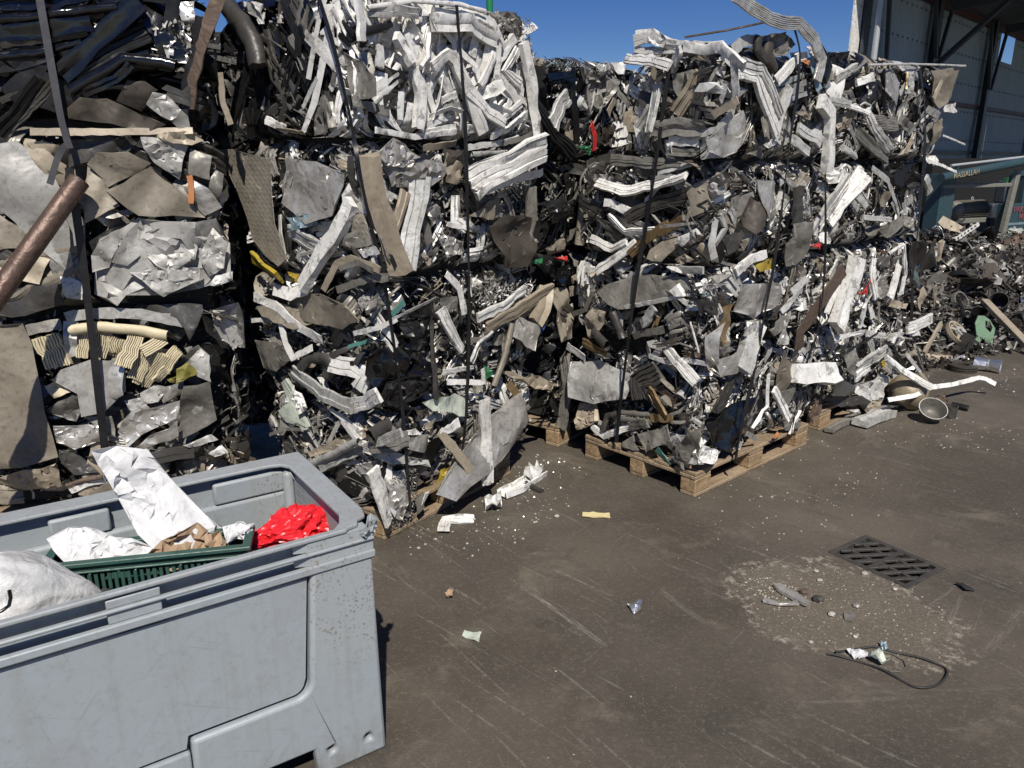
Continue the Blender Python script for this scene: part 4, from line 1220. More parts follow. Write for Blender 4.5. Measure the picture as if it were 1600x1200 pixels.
# ------------------------------------------------------------------ the yard
DR_C = np.array([1.687, 3.115]); DR_A = np.array([0.83, 0.555]); DR_A /= np.linalg.norm(DR_A); DR_B = np.array([DR_A[1], -DR_A[0]])
DR_W, DR_D = 0.30, 0.385     # drain cover
def ground_mat():
    m = bpy.data.materials.new("yard_surface"); m.use_nodes = True
    N = m.node_tree.nodes; L = m.node_tree.links; p = N["Principled BSDF"]
    tc = N.new("ShaderNodeTexCoord"); O = tc.outputs["Object"]
    def noise(sc, det=4, ro=0.6, dist=0.0, vec=None):
        n = N.new("ShaderNodeTexNoise"); n.inputs["Scale"].default_value = sc; n.inputs["Detail"].default_value = det; n.inputs["Roughness"].default_value = ro; n.inputs["Distortion"].default_value = dist
        L.new(vec or O, n.inputs["Vector"]); return n.outputs["Fac"]
    def ramp(f, a, b, va=0.0, vb=1.0):
        r = N.new("ShaderNodeMapRange"); r.interpolation_type = 'SMOOTHSTEP'; L.new(f, r.inputs[0])
        for i, v in ((1, a), (2, b), (3, va), (4, vb)): r.inputs[i].default_value = v
        return r.outputs[0]
    def M(op, a, b=None):
        x = N.new("ShaderNodeMath"); x.operation = op
        for i, v in enumerate((a, b)):
            if v is None: continue
            if hasattr(v, "links"): L.new(v, x.inputs[i])
            else: x.inputs[i].default_value = v
        return x.outputs[0]
    def mix(f, A, B):
        x = N.new("ShaderNodeMix"); x.data_type = 'RGBA'
        for i, v in ((0, f), (6, A), (7, B)):
            if hasattr(v, "links"): L.new(v, x.inputs[i])
            elif i == 0: x.inputs[0].default_value = v
            else: x.inputs[i].default_value = (*v, 1)
        return x.outputs[2]
    def dot(v, off=0.0):
        x = N.new("ShaderNodeVectorMath"); x.operation = 'DOT_PRODUCT'; L.new(O, x.inputs[0]); x.inputs[1].default_value = v
        return M('ADD', x.outputs["Value"], off)
    c = mix(ramp(noise(0.9, 5, 0.6), 0.35, 0.68), (0.065, 0.0545, 0.042), (0.103, 0.087, 0.067))
    c = mix(M('MULTIPLY', ramp(noise(2.7, 6, 0.7, 0.6), 0.52, 0.7), 0.75), c, (0.145, 0.126, 0.094))
    c = mix(M('MULTIPLY', ramp(noise(1.6, 5, 0.7, 1.2), 0.56, 0.70), 0.55), c, (0.043, 0.039, 0.033))
    c = mix(M('MULTIPLY', ramp(noise(45, 4, 0.75), 0.5, 0.72), 0.5), c, (0.158, 0.137, 0.102))
    c = mix(M('MULTIPLY', ramp(noise(110, 3, 0.7), 0.60, 0.70), 0.6), c, (0.21, 0.188, 0.15))
    c = mix(M('MULTIPLY', ramp(noise(70, 3, 0.7, 0.3), 0.63, 0.70), 0.5), c, (0.045, 0.042, 0.037))
    # scuffs dragged across the yard in a few directions
    for rz, sc, th, am in ((-0.93, (1.2, 60, 1), 0.668, 0.34), (-0.75, (0.9, 36, 1), 0.668, 0.36), (0.9, (1.5, 70, 1), 0.685, 0.3), (-1.25, (2, 90, 1), 0.69, 0.28), (0.3, (2.2, 80, 1), 0.71, 0.15)):
        mp = N.new("ShaderNodeMapping"); mp.vector_type = "TEXTURE"; mp.inputs["Rotation"].default_value = (0, 0, rz); mp.inputs["Scale"].default_value = tuple(1 / q for q in sc); L.new(O, mp.inputs[0])
        k = M('MULTIPLY', ramp(noise(1.0, 3, 0.6, 0.35, mp.outputs[0]), th - 0.035, th + 0.03), ramp(noise(38, 3, 0.7), 0.40, 0.58))
        c = mix(M('MULTIPLY', k, am), c, (0.27, 0.245, 0.205))
    # the scrapes one can point at
    wob = M('MULTIPLY', M('SUBTRACT', noise(6, 3), 0.5), 0.03)
    for (a, b, w, am) in (((812, 912), (945, 1008), 0.014, 0.9), ((822, 912), (900, 965), 0.004, 0.6), ((870, 1045), (945, 1102), 0.006, 0.65), ((920, 1050), (990, 1085), 0.005, 0.45), ((1028, 920), (1105, 975), 0.02, 0.45), ((850, 790), (918, 823), 0.009, 0.45),
                         ((735, 955), (790, 998), 0.004, 0.45), ((1090, 900), (1160, 925), 0.03, 0.22), ((910, 900), (940, 915), 0.006, 0.4), ((925, 955), (960, 980), 0.004, 0.5), ((1540, 1020), (1600, 950), 0.02, 0.3), ((1370, 1080), (1590, 1075), 0.012, 0.22), ((1260, 1098), (1420, 1090), 0.012, 0.28), ((1480, 980), (1505, 925), 0.012, 0.4), ((1440, 955), (1500, 910), 0.010, 0.35), ((1420, 640), (1470, 660), 0.006, 0.4), ((620, 880), (640, 905), 0.01, 0.25), ((1150, 920), (1240, 865), 0.006, 0.35), ((1100, 920), (1150, 945), 0.008, 0.4)):
        A, B = G(*a), G(*b); D = B - A; ln = float(np.linalg.norm(D)); D /= ln; Nn = np.array([-D[1], D[0], 0])
        al = dot(tuple(D), -float(A @ D)); ac = M('ADD', dot(tuple(Nn), -float(A @ Nn)), wob)
        k = M('MULTIPLY', ramp(M('ABSOLUTE', ac), w * 0.45, w * 1.1, 1.0, 0.0), M('MULTIPLY', ramp(al, -0.03, 0.05), ramp(al, ln - 0.08, ln + 0.03, 1.0, 0.0)))
        mp = N.new("ShaderNodeMapping"); mp.vector_type = "TEXTURE"; mp.inputs["Rotation"].default_value = (0, 0, math.atan2(D[1], D[0])); mp.inputs["Scale"].default_value = (1 / 9, 1 / 190, 1); L.new(O, mp.inputs[0])
        k = M('MULTIPLY', M('MULTIPLY', k, 0.75), ramp(noise(1.0, 4, 0.75, 0.2, mp.outputs[0]), 0.44, 0.66))
        c = mix(M('MULTIPLY', k, am), c, (0.36, 0.335, 0.29))
    # washed-up grit in the dip beside the drain
    pc = np.array([1.33, 2.74, 0]); e1 = np.array([0.86, -0.5, 0]); e2 = np.array([0.5, 0.86, 0])
    r1 = M('DIVIDE', dot(tuple(e1), -float(pc @ e1)), 0.44); r2 = M('DIVIDE', dot(tuple(e2), -float(pc @ e2)), 0.36)
    rr = M('ADD', M('SQRT', M('ADD', M('MULTIPLY', r1, r1), M('MULTIPLY', r2, r2))), M('MULTIPLY', M('SUBTRACT', noise(4.5, 5, 0.7), 0.5), 1.3))
    z1 = ramp(rr, 0.80, 1.02, 1.0, 0.0)
    c = mix(M('MULTIPLY', z1, 0.38), c, (0.135, 0.112, 0.085))
    c = mix(M('MULTIPLY', z1, M('MULTIPLY', ramp(noise(75, 4, 0.8), 0.5, 0.68), 0.6)), c, (0.29, 0.24, 0.175))
    ring = M('MULTIPLY', ramp(rr, 0.78, 0.93), ramp(rr, 0.95, 1.08, 1.0, 0.0))
    c = mix(M('MULTIPLY', ring, M('MULTIPLY', ramp(noise(28, 4, 0.7), 0.46, 0.66), 0.6)), c, (0.40, 0.36, 0.29))
    L.new(c, p.inputs["Base Color"])
    L.new(ramp(noise(2.2, 4), 0.3, 0.7, 0.50, 0.78), p.inputs["Roughness"])
    p.inputs["Specular IOR Level"].default_value = 0.4
    b = N.new("ShaderNodeBump"); b.inputs["Strength"].default_value = 0.5; b.inputs["Distance"].default_value = 0.004
    h = M('ADD', noise(90, 4, 0.7), M('MULTIPLY', noise(14, 4, 0.6), 1.5)); L.new(h, b.inputs["Height"]); L.new(b.outputs[0], p.inputs["Normal"])
    return m
MATS["YARD"] = ground_mat()
def drp(u, v, z=0.0): q = DR_C + DR_A * u + DR_B * v; return (float(q[0]), float(q[1]), z)
mb = MB(); hole = [drp(-DR_W / 2, -DR_D / 2)[:2], drp(DR_W / 2, -DR_D / 2)[:2], drp(DR_W / 2, DR_D / 2)[:2], drp(-DR_W / 2, DR_D / 2)[:2]]
S_ = 160
outer = [(-S_, -S_), (S_, -S_), (S_, S_), (-S_, S_)]
mb.prism(outer, [hole], -0.02, 0.0)
g = mb.obj("ground", ["YARD"], None, None); tag(g, "dark brown oil-stained concrete yard with pale scrapes", None, None, "structure")
mb = MB(); V = [drp(a * DR_W / 2, b * DR_D / 2, z) for z in (-0.001, -0.35) for a, b in ((-1, -1), (1, -1), (1, 1), (-1, 1))]
mb.add(V, [(0, 1, 5, 4), (1, 2, 6, 5), (2, 3, 7, 6), (3, 0, 4, 7), (4, 5, 6, 7)])
o = mb.obj("drain_pit", ["HOLE"], None, None); tag(o, "dark pit under the drain grate in the yard", None, None, "structure")
gr = thing("drain_grate", "dark cast iron drain grate with slanted bars set into the yard floor", "drain grate", drp(0, 0, 0))
def drl(u, v, z): q = DR_A * u + DR_B * v; return (float(q[0]), float(q[1]), z)
def drbar(name, p, q, w, top=0.004, h=0.03):
    b = MB().bar(drl(*p, top - h / 2), drl(*q, top - h / 2), w, h); return b.obj(name, ["IRON"], gr, None, bevel=0.002, seg=1)
hw, hd = DR_W / 2 - 0.002, DR_D / 2 - 0.002; fw = 0.024
for p, q in (((-hw, -hd + fw / 2), (hw, -hd + fw / 2)), ((-hw, hd - fw / 2), (hw, hd - fw / 2))): drbar("frame_side", p, q, fw)
for p, q in (((-hw + fw / 2, -hd + fw), (-hw + fw / 2, hd - fw)), ((hw - fw / 2, -hd + fw), (hw - fw / 2, hd - fw))): drbar("frame_side", p, q, fw)
drbar("cross_bar", (-hw + fw, -0.004), (hw - fw, -0.004), 0.018, 0.0035)
x0, x1, y0, y1 = -hw + fw - .002, hw - fw + .002, -hd + fw - .002, hd - fw + .002
for i in range(-7, 9):                       # slanted bars
    c0 = i * 0.060; sl = 0.55                 # line v = c0 + sl*u
    pts = []
    for u in (x0, x1):
        v = c0 + sl * u
        if y0 <= v <= y1: pts.append((u, v))
    for v in (y0, y1):
        u = (v - c0) / sl
        if x0 < u < x1: pts.append((u, v))
    if len(pts) >= 2 and math.dist(pts[0], pts[1]) > 0.05: drbar("grate_bar", pts[0], pts[1], 0.021, 0.003, 0.012)
drbar("cross_bar", (-0.045, y0), (-0.045, y1), 0.012, 0.0025)
drbar("cross_bar", (0.05, y0), (0.05, y1), 0.012, 0.0025)
# ------------------------------------------------------------------ pallets
def pallet(label, o, a, L=1.2, Wd=0.8, mark=False):
    """o: near corner on the ground, a: long direction, the short one lies 90 degrees to its left"""
    ang = math.atan2(a[1], a[0])
    t = thing("wooden_pallet", label, "pallet", (o[0], o[1], 0), ang, "wooden pallets under the scrap bales")
    def bd(name, x0, x1, y0, y1, z0, z1, m="WOOD"):
        j = 0.003
        mb = MB().box(x0 + R.uniform(-j, j), x1 + R.uniform(-j, j), y0, y1, z0, z1); return mb.obj(name, [m], t, None, bevel=0.004, seg=1)
    bw = [0.145, 0.1, 0.145, 0.1, 0.145]; ys = [0, .18, .3275, .52, .655]
    for y, w in zip(ys, bw): bd("deck_board", 0, L, y * Wd / .8, y * Wd / .8 + w, .1225, .144)
    for x in (0, L / 2 - .0725, L - .145): bd("stringer_board", x + .001, x + .144, 0.002, Wd - .002, .1005, .1215)
    for y, w in ((0, .1), (Wd / 2 - .05, .1), (Wd - .1, .1)):
        for x in (0, L / 2 - .0725, L - .145): bd("block", x + .002, x + .143, y + .002, y + w, .0225, .0995, "WOODB")
        bd("bottom_board", 0.001, L - .001, y + .001, y + w, 0.0, .0215)
    return t
PN_ = U / np.linalg.norm(U)
pallet("open pale wooden pallet with its corner towards the camera, carrying the tall right stack", C1, PN_)
bO = np.array([-0.607, 3.297]) + 0.0 * FG.a[:2]
pB = pallet("wooden pallet half hidden behind the bin's corner with a stamped end block", bO + np.array([0.0, 0.0]), FG.a[:2], 1.0, 0.8)
pallet("wooden pallet in the dark gap between the two stacks", FL.w((0.05, 0, -.02))[0][:2], FL.a[:2])
pallet("wooden pallet behind the open one, only its end block showing", FZ.w((0.17, 0, -0.02))[0][:2], FZ.a[:2])
pallet("wooden pallet hidden under the pile behind the bin", FA.w((0.3, 0, -0.05))[0][:2], FA.a[:2])
# oval stamp on an end block
st = MB(); q = FG.w((0.93, 0.062, 0.006))[0] - np.array(pB.location)
Minv = pB.matrix_basis.inverted() if False else Matrix.Rotation(-pB.rotation_euler.z, 4, 'Z')
fo = link("stamp_text", text_mesh("stamp_text", "EPAL", .032, "BRD", .0005), pB); fo.location = Minv @ Vector(q); fo.rotation_euler = (math.pi / 2, 0, 0)
ring = [(math.cos(2 * math.pi * i / 28) * .045, math.sin(2 * math.pi * i / 28) * .026) for i in range(28)]; rin = [(x * .92, y * .90) for x, y in ring]
mb = MB().prism(ring, [rin], 0, .001); mb.xf(lambda v: Vector((v[0], -v[2], v[1])) + (Minv @ Vector(q))); mb.obj("stamp_ring", ["BRD"], pB, None)
# ------------------------------------------------------------------ straps
def strap(label, segs, wpx, lift=0.045, m="STRAP", name="strap", th=0.0025):
    """segs: list of (face key, [(px, py) ...])"""
    P = []; Nn = []
    for fk, pts in segs:
        f = FACES[fk]
        for x, y in pts:
            s, z = f.hit(x, y, lift); P.append(f.w((s, z, lift))[0]); Nn.append(f.n)
    P2, N2 = [], []
    for i in range(len(P) - 1):
        for k in range(5): P2.append(P[i] + (P[i + 1] - P[i]) * k / 5); N2.append(Nn[i] + (Nn[i + 1] - Nn[i]) * k / 5)
    P2.append(P[-1]); N2.append(Nn[-1]); P2 = np.array(P2); N2 = np.array(N2)
    for _ in range(2): P2[1:-1] = (P2[:-2] + 2 * P2[1:-1] + P2[2:]) / 4
    mid = P2[len(P2) // 2]; dep = mid[1] * _c + (EYE - mid[2]) * _s; w = wpx * dep / FPX
    T = np.gradient(P2, axis=0); T /= np.linalg.norm(T, axis=1)[:, None]
    A = np.cross(T, N2); A /= np.linalg.norm(A, axis=1)[:, None]; B = np.cross(A, T)
    o0 = P2.mean(0); V = []; F = []
    for p, a, b in zip(P2, A, B):
        tw = 0.25 * math.sin(len(V) * 0.11); a2 = a * math.cos(tw) + b * math.sin(tw)
        for i, j in ((-1, 0), (1, 0), (1, 1), (-1, 1)): V.append(p - o0 + a2 * i * w / 2 + b * j * th)
    for i in range(len(P2) - 1):
        for k in range(4): F.append((4 * i + k, 4 * i + (k + 1) % 4, 4 * i + 4 + (k + 1) % 4, 4 * i + 4 + k))
    F += [(3, 2, 1, 0), tuple(range(4 * len(P2) - 4, 4 * len(P2)))]
    o = link(name, mesh(name, V, F, [m], 40)); o.location = o0
    tag(o, label, "strap", "straps around the bales"); return o
strap("wide grey strap coming down over the glossy black bale, above the rusty pipe", [('A', [(60, -14), (79, 95), (96, 190), (109, 232)])], 11, 0.06, "STRAPG")
strap("wide black strap over the silver sheets and cream ribbed panels, ending at the bin", [('A', [(108, 262), (122, 350), (135, 450), (150, 580), (166, 716)])], 12, 0.075)
strap("short loose strap tail bent over beside the rusty pipe's top", [('A', [(78, 288), (88, 252), (97, 232), (106, 226)])], 10, 0.085, "STRAPG")
strap("long slanting strap from the dark top bale down past the V-shaped profile", [('F', [(496, -12), (523, 75), (550, 194)]), ('G', [(560, 260), (576, 340), (597, 420), (612, 512), (626, 612), (632, 680), (641, 795)])], 6.5, 0.055)
strap("straight black strap down the white window profiles", [('G', [(713, 8), (722, 110), (727, 203), (731, 344), (733, 470), (732, 560), (728, 654), (716, 752)])], 6.5, 0.06)
strap("leaning black strap across the shaded face above the open pallet's edge boards", [('P', [(1045, 110), (1038, 160), (1026, 250), (1007, 369), (994, 440), (978, 560), (963, 690)])], 6.5, 0.06)
strap("black strap over the middle of the face above the black panel", [('Q', [(1237, 30), (1251, 81), (1245, 150), (1236, 205), (1224, 305), (1210, 409), (1195, 487), (1180, 575), (1165, 640), (1147, 722)])], 6, 0.055)
strap("second thin strap crossing the black panel down to the pallet", [('Q', [(1195, 487), (1184, 560), (1172, 600), (1158, 660), (1150, 724)])], 3.5, 0.07)
strap("thin black cord hanging behind the white strip to the pallet's far end", [('Q', [(1290, 150), (1289, 240), (1290, 390), (1285, 465), (1278, 520), (1260, 565), (1248, 620), (1236, 680)])], 4.5, 0.05)
strap("black strap down the last stack across the black slab", [('Z', [(1437, 107), (1446, 175), (1444, 250), (1436, 340), (1426, 430), (1424, 500)])], 7.5, 0.05)
strap("thin strap across the lowest bale at the tan pot", [('Z', [(1300, 560), (1340, 540), (1372, 520)])], 4, 0.05)
# taut wire and green pole against the sky
a = FP.w((FP.hit(1070, 58, .05)[0], FP.hit(1070, 58, .05)[1], .05))[0]; b = FQ.w((*FQ.hit(1203, 33, .05), .05))[0]
o = MB().tube([(0, 0, 0), tuple((b - a) / 2 + np.array([0, 0, -.005])), tuple(b - a)], 0.005, 6).obj("wire", ["RUSTBR"], None, 60); o.location = a
tag(o, "thin dark wire stretched against the sky above the top right bale", "wire")
p8 = ray(765, 6); p8 = CAMP + p8 * (9 / p8[1])
gp = thing("pole", "slim green pole rising behind the white bale", "pole", (p8[0], p8[1], 0))
MB().tube([(0, 0, 0), (0, 0, 4.6)], 0.036, 12).obj("shaft", ["GREENPOLE"], gp, 60)
MB().box(-.09, .09, -.09, .09, 0, .012).obj("foot_plate", ["GREENPOLE"], gp, None, bevel=.002)
# leaning rusty pipe
a = FA.w((*FA.hit(124, 282, .11), .11))[0]; b = FA.w((*FA.hit(-10, 470, .36), .36))[0]; dv = (b - a); b2 = a + dv * 1.9
rp = thing("steel_pipe", "rusty steel pipe leaning against the taupe sheets, its open end up", "pipe", tuple(a))
Lp = b2 - a; r = 0.041; mb = MB(); mb.tube([tuple(Lp * t) for t in np.linspace(0, 1, 8)], r, 20, cap=False); mb.tube([tuple(Lp * t) for t in (1, .5, 0)], r - .005, 20, cap=False)
mb.obj("pipe_wall", ["RUST"], rp, 60)
tt = Vector(Lp).normalized(); q = tt.to_track_quat('Z', 'Y').to_matrix().to_4x4()
MB().lathe([(r - .005, 0), (r, 0), (r + .0008, .004), (r - .0058, .004)], 20, M=q, closed=True).obj("pipe_lip", ["RUST"], rp, None)
# ------------------------------------------------------------------ grey box in front
from mathutils import noise as mnoise
BF = np.array([-0.3845, 1.9603]); bang = math.atan2(.559, .829)
bx = thing("pallet_box", "large grey plastic pallet box with a torn corner, full of rubbish", "plastic box", (BF[0], BF[1], 0), bang)
FB = Face(BF, (.829, .559)); FACES['BIN'] = FB
def bput(mb, name, mats=("BIN",), bevel=0.006, seg=2, par=None): return mb.obj(name, list(mats), par or bx, 40, bevel=bevel, seg=seg)
XL, XR, YB, ZT = -1.2, 0.0, 0.64, 0.766
mb = MB(); mb.box(-1.17, -.03, .044, .0515, .10, .662); mb.box(-1.17, -.02, .0365, .0432, .6505, .7455)
bput(mb, "front_wall", bevel=.002)
bput(MB().box(-1.19, -.02, .0125, .0432, .746, .7526), "rim_shelf", bevel=.001)  # hidden shelf added to keep sun from entering the grooves behind the rim
pan = [(-1.03, .648), (-.2015, .648), (-.228, .342)] + [(-.268 + .0365 * math.cos(a), .336 + .0365 * math.sin(a)) for a in np.linspace(0, -math.pi / 2, 9)][1:] + [(-.545, .2995), (-.553, .262), (-1.03, .262)]
mb2 = MB().prism(pan, [], -.0435, -.010); mb2.xf(lambda v: (v[0], -v[2], v[1])); bput(mb2, 'front_panel', bevel=.004)
arc = [(-.262 + .045 * math.cos(a), .332 + .045 * math.sin(a)) for a in np.linspace(0, -math.pi / 2, 9)]
arc = [(x + (0.018 * (i / 8 - 0) if False else 0), z) for i, (x, z) in enumerate(arc)]
def circ(cx, cz, r, n=16): return [(cx + r * math.cos(2 * math.pi * i / n), cz + r * math.sin(2 * math.pi * i / n)) for i in range(n)]
poly = [(-.190, .685)] + [(-.217, .335)] + arc[1:-1] + [(-.262, .287), (-.54, .285), (-.545, .10), (-.222, .098), (-.215, .0), (0, 0), (-.006, .30), (-.012, .685)]
mb = MB().prism(poly, [circ(-.057, .066, .011), circ(-.172, .078, .011)], -.043, 0.0); mb.xf(lambda v: (v[0], -v[2], v[1]))
o = bput(mb, "corner_post", bevel=.012, seg=3)
MB().box(-.075, -.04, .05, .052, .05, .085).box(-.19, -.155, .05, .052, .06, .095).obj("hole_back", ["HOLE"], bx, None)
bput(MB().box(-1.03, -.545, .006, .054, .10, .25), "bottom_rail", bevel=.008)
bput(MB().box(-1.2, -1.04, .0, .054, .0, .685), "corner_post", bevel=.012, seg=3)
for z0, z1, y0 in ((.713, .723, -.004), (.660, .683, -.006)): bput(MB().box(-1.2, -.004, y0, .012, z0, z1), "rib", bevel=.004)
for x0, x1 in ((-1.2, -1.06), (-.681, -.562)):
    bput(MB().box(x0, x1, .004, .0364, .6832, .7128), "rib_block", bevel=.003); bput(MB().box(x0, x1, .004, .0364, .7232, .7458), "rib_block", bevel=.003)
for z0, z1 in ((.683, .713), (.723, .7528)):
    mb = MB().prism([(-.23, .020), (-.19, .004), (-.006, .004), (-.006, .0222), (-.23, .0222)], [], z0, z1); bput(mb, "rib_block", bevel=.004)
mb = MB()
mb.box(-1.2, -.012, YB - .03, YB, .06, .7525); bput(mb, "back_wall")
bput(MB().box(-1.16, -.05, YB - .058, YB - .0305, .12, .66), "inner_lining", bevel=.012, seg=3)
for x0, x1 in ((-1.16, -.93), (-.76, -.60), (-.30, -.05)): bput(MB().box(x0, x1, YB - .058, YB - .0305, .661, .735), "inner_block", bevel=.008)
bput(MB().box(-.046, -.012, .0585, YB - .031, .0, .7525), "side_wall"); bput(MB().box(-1.2, -1.166, .0585, YB - .031, .0, .7525), "side_wall")
bput(MB().box(-.082, -.047, YB - .094, YB - .059, .12, .74), "corner_fillet", bevel=.017, seg=4)
bput(MB().box(-1.165, -.047, .069, YB - .059, .10, .13), "floor_plate")
out = [(-1.215, -.001), (-.085, -.001), (-.072, .010), (-.045, .016), (-.034, .042), (-.006, .055), (.006, .10), (.006, YB + .008), (-1.215, YB + .008)]
inn = [(-1.155, .013), (-.12, .013), (-.086, .05), (-.066, .10), (-.066, YB - .11), (-.085, YB - .076), (-.12, YB - .064), (-1.155, YB - .064)]
mb = MB().prism(out, [inn], .753, ZT); bput(mb, "rim", ("BINRIM",), bevel=.0045, seg=3)
# torn plastic at the corner
V, F = make_sheet([(-.05, .735), (.0, .72), (.02, .765), (-.02, .785)], .004, .02, (-.5, .2), 4, False, 1.5, .09, .006, .2, R2)
link("torn_edge", mesh("torn_edge", [(v[0], -v[2], v[1]) for v in V], F, ["BINRIM"], 25), bx)
FB2 = Face(FB.w((0, 0, -.40))[0][:2], (.829, .559)); FB3 = Face(FB.w((0, 0, -.16))[0][:2], (.829, .559)); FB4 = Face((G(66, 884, .70) + (G(400, 850, .70) - G(66, 884, .70)) * 0)[:2] + np.array([-.035, .07]), (G(400, 850, .70) - G(66, 884, .70))[:2])
def sheet_thing(name, label, cat, f, px, m, amp, tilt, folds=5, dens=3.0, ang=20, d=0.0, smooth=False, edge=.02, group=None, thick=.002):
    fp = [f.hit(x, y, d) for x, y in px]; V, F = make_sheet(fp, d, amp, tilt, folds, smooth, dens, edge, thick, .05, R2, .55 if m == 'PAPER' else 1.0)
    W_ = f.w(V); o0 = W_.mean(0); o0[2] = W_[:, 2].min()
    o = link(name, mesh(name, W_ - o0, F, [m], ang)); o.location = o0; return tag(o, label, cat, group)
sheet_thing("paper_sheet", "large crumpled white paper sheet sticking up over the box's far rim", "paper", FB2, [(148, 718), (190, 710), (237, 711), (270, 755), (320, 800), (385, 842), (345, 852), (285, 842), (240, 850), (214, 832), (190, 790), (160, 742)], "PAPER", .045, (.05, -.45), 11, 10, 32)
sheet_thing("paper_sheet", "crumpled white paper lying over the green crate's rim", "paper", FB4, [(66, 852), (98, 838), (150, 830), (178, 843), (205, 842), (240, 856), (225, 868), (120, 872), (90, 862)], "PAPER", .045, (0, -.9), 9, 6, 32)
sheet_thing("paper_sheet", "small scrap of white paper beside the red plastic bag", "paper", FB4, [(345, 832), (372, 820), (396, 822), (392, 838), (360, 846)], "PAPER", .03, (0, -.6), 7, 4, 32)
sheet_thing("cardboard_piece", "torn brown cardboard crumpled in the crate, a dark tear in it", "cardboard", FB4, [(226, 868), (250, 848), (275, 832), (305, 828), (322, 836), (330, 862), (290, 876), (240, 876)], "CARD", .05, (0, -.7), 6, 2.0, d=.02)
sheet_thing("cardboard_piece", "smaller brown cardboard flap folded against the crate's end", "cardboard", FB4, [(318, 840), (340, 836), (353, 850), (348, 868), (322, 868)], "CARD", .03, (.2, -.4), 4, 1.5, d=.04)
def blob(sub, fn):
    bm = bmesh.new(); bmesh.ops.create_icosphere(bm, subdivisions=sub, radius=1.0)
    for v in bm.verts: v.co = fn(v.co.copy())
    return bm
def blob_obj(name, sub, fn, m, parent=None, ang=180):
    bm = blob(sub, fn); me = bpy.data.meshes.new(name); bm.to_mesh(me); bm.free(); me.materials.append(MATS[m])
    for p in me.polygons: p.use_smooth = True
    if ang < 180: me.set_sharp_from_angle(angle=math.radians(ang))
    return link(name, me, parent)
def rb(co, off, sx, sy, sz, amp):
    n = 0
    for f, a in ((1.6, 1.0), (3.4, .6), (7, .35)): n += a * (1 - abs(mnoise.noise(co * f + Vector(off))) * 2.4)
    r = 1 + amp * (n - .6); lob = 1 + .35 * math.sin(co.x * 3.0 + .6)
    return Vector((co.x * sx * r, co.y * sy * r * lob, max(-.6, co.z) * sz * r * lob))
c = G(452, 830, .64)
o = blob_obj("plastic_bag", 5, lambda v: rb(v, (3, 1, 2), .115, .058, .050, .30), "REDBAG", None, 28); o.location = c; o.rotation_euler = (0, 0, bang + .12)
tag(o, "bright red crumpled plastic bag in the box's near corner", "plastic bag")
c = G(497, 815, .66)
o = blob_obj("plastic_bag_end", 4, lambda v: rb(v, (7, 2, 5), .04, .032, .03, .30), "REDBAG", None, 28); o.parent = bpy.data.objects["plastic_bag"]
o.matrix_parent_inverse = Matrix.Identity(4)
pb = bpy.data.objects["plastic_bag"]; o.location = Matrix.Rotation(-pb.rotation_euler.z, 3, 'Z') @ (Vector(c) - pb.location)
V, F = make_strip('S', [FB2.hit(*p, -.15) for p in ((452, 735), (464, 755), (474, 775), (478, 797))], .006, -.15, -.13, R2)
W_ = FB2.w(V); o = link("paper_ribbon", mesh("paper_ribbon", W_ - W_.mean(0), F, ["PAPER"], 30)); o.location = W_.mean(0); tag(o, "narrow white ribbon hanging in the box's far corner above the red bag", "ribbon")
# woven sack
def sackf(v):
    n = mnoise.noise(v * 1.5 + Vector((4, 4, 4))) * .22 + mnoise.noise(v * 4 + Vector((1, 2, 4))) * .08 + abs(mnoise.noise(v * 7)) * .05
    r = 1 + n; t = max(0, v.x); taper = 1 - .78 * t ** 2.2
    return Vector((v.x * .235 * (1 + .25 * n), v.y * .12 * r * taper, v.z * .115 * r * taper - .05 * t ** 3))
sk = blob_obj("woven_sack", 5, sackf, "SACK", None, 180); c = G(0, 938, .705); sk.location = c; sk.rotation_euler = (0, .10, bang - .05)
tag(sk, "white woven plastic sack bulging over the box's front rim", "sack")
q = Vector((.222, .0, -.045)); nk = blob_obj("tied_neck", 3, lambda v: Vector((v.x * .03, v.y * .026, v.z * .028)) * (1 + .4 * mnoise.noise(v * 3)) + q, "GYD", sk, 180)
hk = MB().tube([(0, 0, .028), (0, 0, .01), (-.006, 0, -.008), (-.02, 0, -.016), (-.035, 0, -.018)], .0042, 8).obj("hook", ["BK"], None, 60); hk.location = FB.w((*FB.hit(18, 945, -.0), .0))[0] + np.array([0, 0, .0]); hk.rotation_euler = (0, 0, bang)
hk.location = G(18, 940, .79); tag(hk, "small black hook end lying on the white woven sack", "hook")
# green crate
p1, p2 = G(66, 884, .70), G(385, 852, .70); ca = p2 - p1; CL = float(np.linalg.norm(ca)); cang = math.atan2(ca[1], ca[0])
ck = thing("crate", "dark green slotted plastic crate inside the grey box under the papers", "crate", (p1[0], p1[1], .46), cang)
CW, CH = .115, .24
def cput(mb, name, bevel=.002): return mb.obj(name, ["CRATE"], ck, None, bevel=bevel, seg=1)
cput(MB().prism([(-.012, -.012), (CL + .012, -.012), (CL + .012, CW + .012), (-.012, CW + .012)], [[(.012, .012), (CL - .012, .012), (CL - .012, CW - .012), (.012, CW - .012)]], CH - .012, CH), "rim")
cput(MB().box(0, CL, 0, .006, CH - .026, CH - .0125), "top_rail"); cput(MB().box(-.008, CL + .008, -.008, .008, CH - .033, CH - .027), "lip")
cput(MB().box(0, CL, 0.001, .007, CH - .105, CH - .095), "mid_rail"); cput(MB().box(0, CL, 0.001, .007, 0, .03), "bottom_rail")
x = .02
while x < CL - .02:
    cput(MB().box(x, x + .0095, .0012, .0062, .0305, CH - .0335), "slat", .001); x += .0165
for x in (.0, .11, .225, .34, CL - .012): cput(MB().box(x, x + .006, -.011, -.0005, 0.0, CH - .0335), "post")
